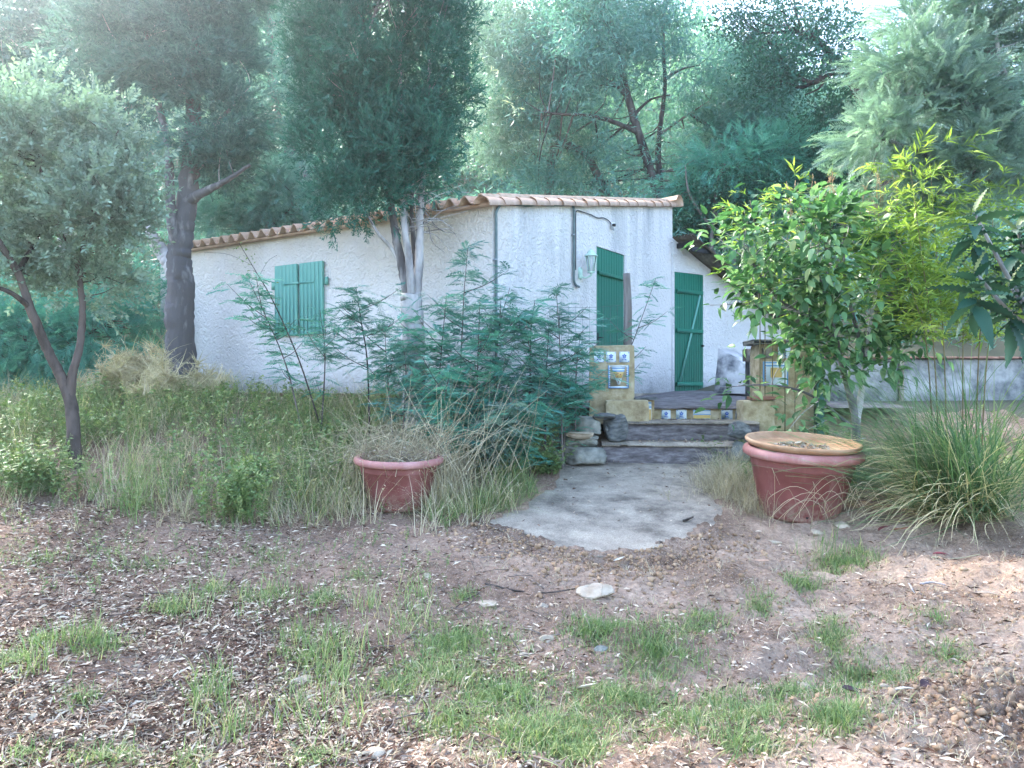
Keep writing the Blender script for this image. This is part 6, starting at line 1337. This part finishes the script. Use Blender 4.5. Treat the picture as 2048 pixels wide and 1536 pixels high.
stuff('soil_clods', 'crumbly clods of dug earth before the path and at lower right', 'soil', scatter(CL, on(x, y, .004), rg.uniform(0, 6.28, n), rg.normal(0, 1, n), rg.normal(0, 1, n), s_, rg).join(scatter(CL2, on(x[bigc], y[bigc], .006), rg.uniform(0, 6.28, len(bigc)), rg.normal(0, 1, len(bigc)), rg.normal(0, 1, len(bigc)), rg.uniform(.010, .019, len(bigc)), rg)), M['clod'])
# twigs and sticks
mb = MB(); n = 420; px, py = rg.uniform(0, 1100, n), rg.uniform(1050, 1550, n); x, y, z = G(px, py)
for k in range(n):
    a = rg.uniform(0, 6.28); l = rg.uniform(.04, .22); d = np.array([math.cos(a), math.sin(a), 0]) * l; p0 = np.array([x[k], y[k], z[k] + .008]); p1 = p0 + d; p1[2] = float(gnd(p1[0], p1[1])) + .012
    mb.join(tube([p0, (p0 + p1) / 2 + (rg.normal(0, .01), 0, .008), p1], rg.uniform(.0015, .004), 4, rnd=rg.random()))
stuff('twig_litter', 'thin dry twigs scattered in the litter', 'twigs', mb, M['twig'])
def stick(name, label, pts, r, mat):
    q = []
    for a, b in pts:
        x, y, z = G(a, b)
        if inpoly(x, y, SLAB)[0]: x, y = slabpt(a, b); q.append((x, y, slab_z(y) + .02))
        else: q.append((x[0], y[0], z[0] + r + .006))
    tag(link(name, mesh(name, tube(catmull(q, 16), np.linspace(r, r * .6, 16), 6, .08, np.random.default_rng(5)), M[mat], True)), label, 'stick')
stick('stick', 'short dark stick lying on the pale path', [(1367, 1046), (1376, 1043), (1386, 1038)], .012, 'bark_dark')
stick('stick', 'long thin dark root lying left of the squared stone', [(970, 1178), (1030, 1183), (1090, 1195), (1150, 1192)], .007, 'bark_dark')
stick('stick', 'pale curved stick on the bare earth at right', [(1840, 1166), (1865, 1166), (1890, 1178)], .009, 'bark_grey')
stick('stick', 'thin pale twig below the curved stick', [(1818, 1176), (1830, 1192), (1843, 1203)], .006, 'bark_grey')
stick('stick', 'dry reed lying in front of the sedge at right', [(1865, 1114), (1910, 1106), (1960, 1102)], .007, 'dry')
stick('white_pipe', 'thin white pipe lying behind the right pot under the sedge', [(1660, 905), (1720, 880), (1800, 888)], .012, 'white')
# large fallen leaves
for k, (px, py, l, w_, lab, col) in enumerate(((1775, 1068, .15, .06, 'dark red fallen leaf in front of the sedge', (.16, .045, .045)), (1800, 1060, .17, .05, 'orange brown fallen leaf beside the dark red one', (.35, .16, .10)), (1880, 1105, .12, .05, 'crimson fallen leaf near the dry reed', (.22, .05, .06)), (1520, 1138, .13, .05, 'tan fallen leaf in the dirt left of the pale grass tuft', (.36, .23, .16)), (1975, 1190, .17, .05, 'long tan fallen leaf near the right edge', (.4, .3, .22)), (1712, 1425, .13, .07, 'dark purple fallen leaf near the earth heap', (.06, .03, .035)), (1860, 1412, .09, .05, 'small dark purple fallen leaf on the edge of the heap', (.07, .035, .04)), (1240, 1135, .1, .03, 'pale fallen leaf on the dug soil before the path', (.5, .45, .38)), (1805, 1425, .10, .04, 'white dry fallen leaf before the earth heap', (.62, .6, .55)), (1175, 1380, .12, .05, 'white dry fallen leaf in the middle of the grass', (.6, .56, .48)))):
    x, y, z = G(px, py); r_ = np.random.default_rng(400 + k); o = link('fallen_leaf', mesh('fallen_leaf', t_bigleaf(l, w_, .5, -.25 if k % 2 else .2), plain('fallen leaf %d' % k, tuple(q * .7 for q in col), tuple(min(1, q * 1.25) for q in col), 30, .7, .3), True), None, (x[0] - l / 2, y[0], z[0] + .025)); o.rotation_euler = (r_.normal(0, .3), r_.normal(0, .2), r_.uniform(-.5, .5)); tag(o, lab, 'leaf')

# ------------------------------------------------------------------ haze: an even, pale air between camera and hill
m = bpy.data.materials.new('haze'); m.use_nodes = True; t = m.node_tree; t.nodes.clear(); mo = t.nodes.new('ShaderNodeOutputMaterial'); pv = t.nodes.new('ShaderNodeVolumePrincipled')
pv.inputs['Color'].default_value = (.78, .91, 1, 1); pv.inputs['Density'].default_value = .0020; pv.inputs['Anisotropy'].default_value = .84
t.links.new(pv.outputs[0], mo.inputs['Volume'])
o = link('haze', mesh('haze', box(-125, 125, -65, 118, -1.5, 62), m)); tag(o, 'pale blue haze hanging between the garden and the hill', 'haze', kind='stuff')
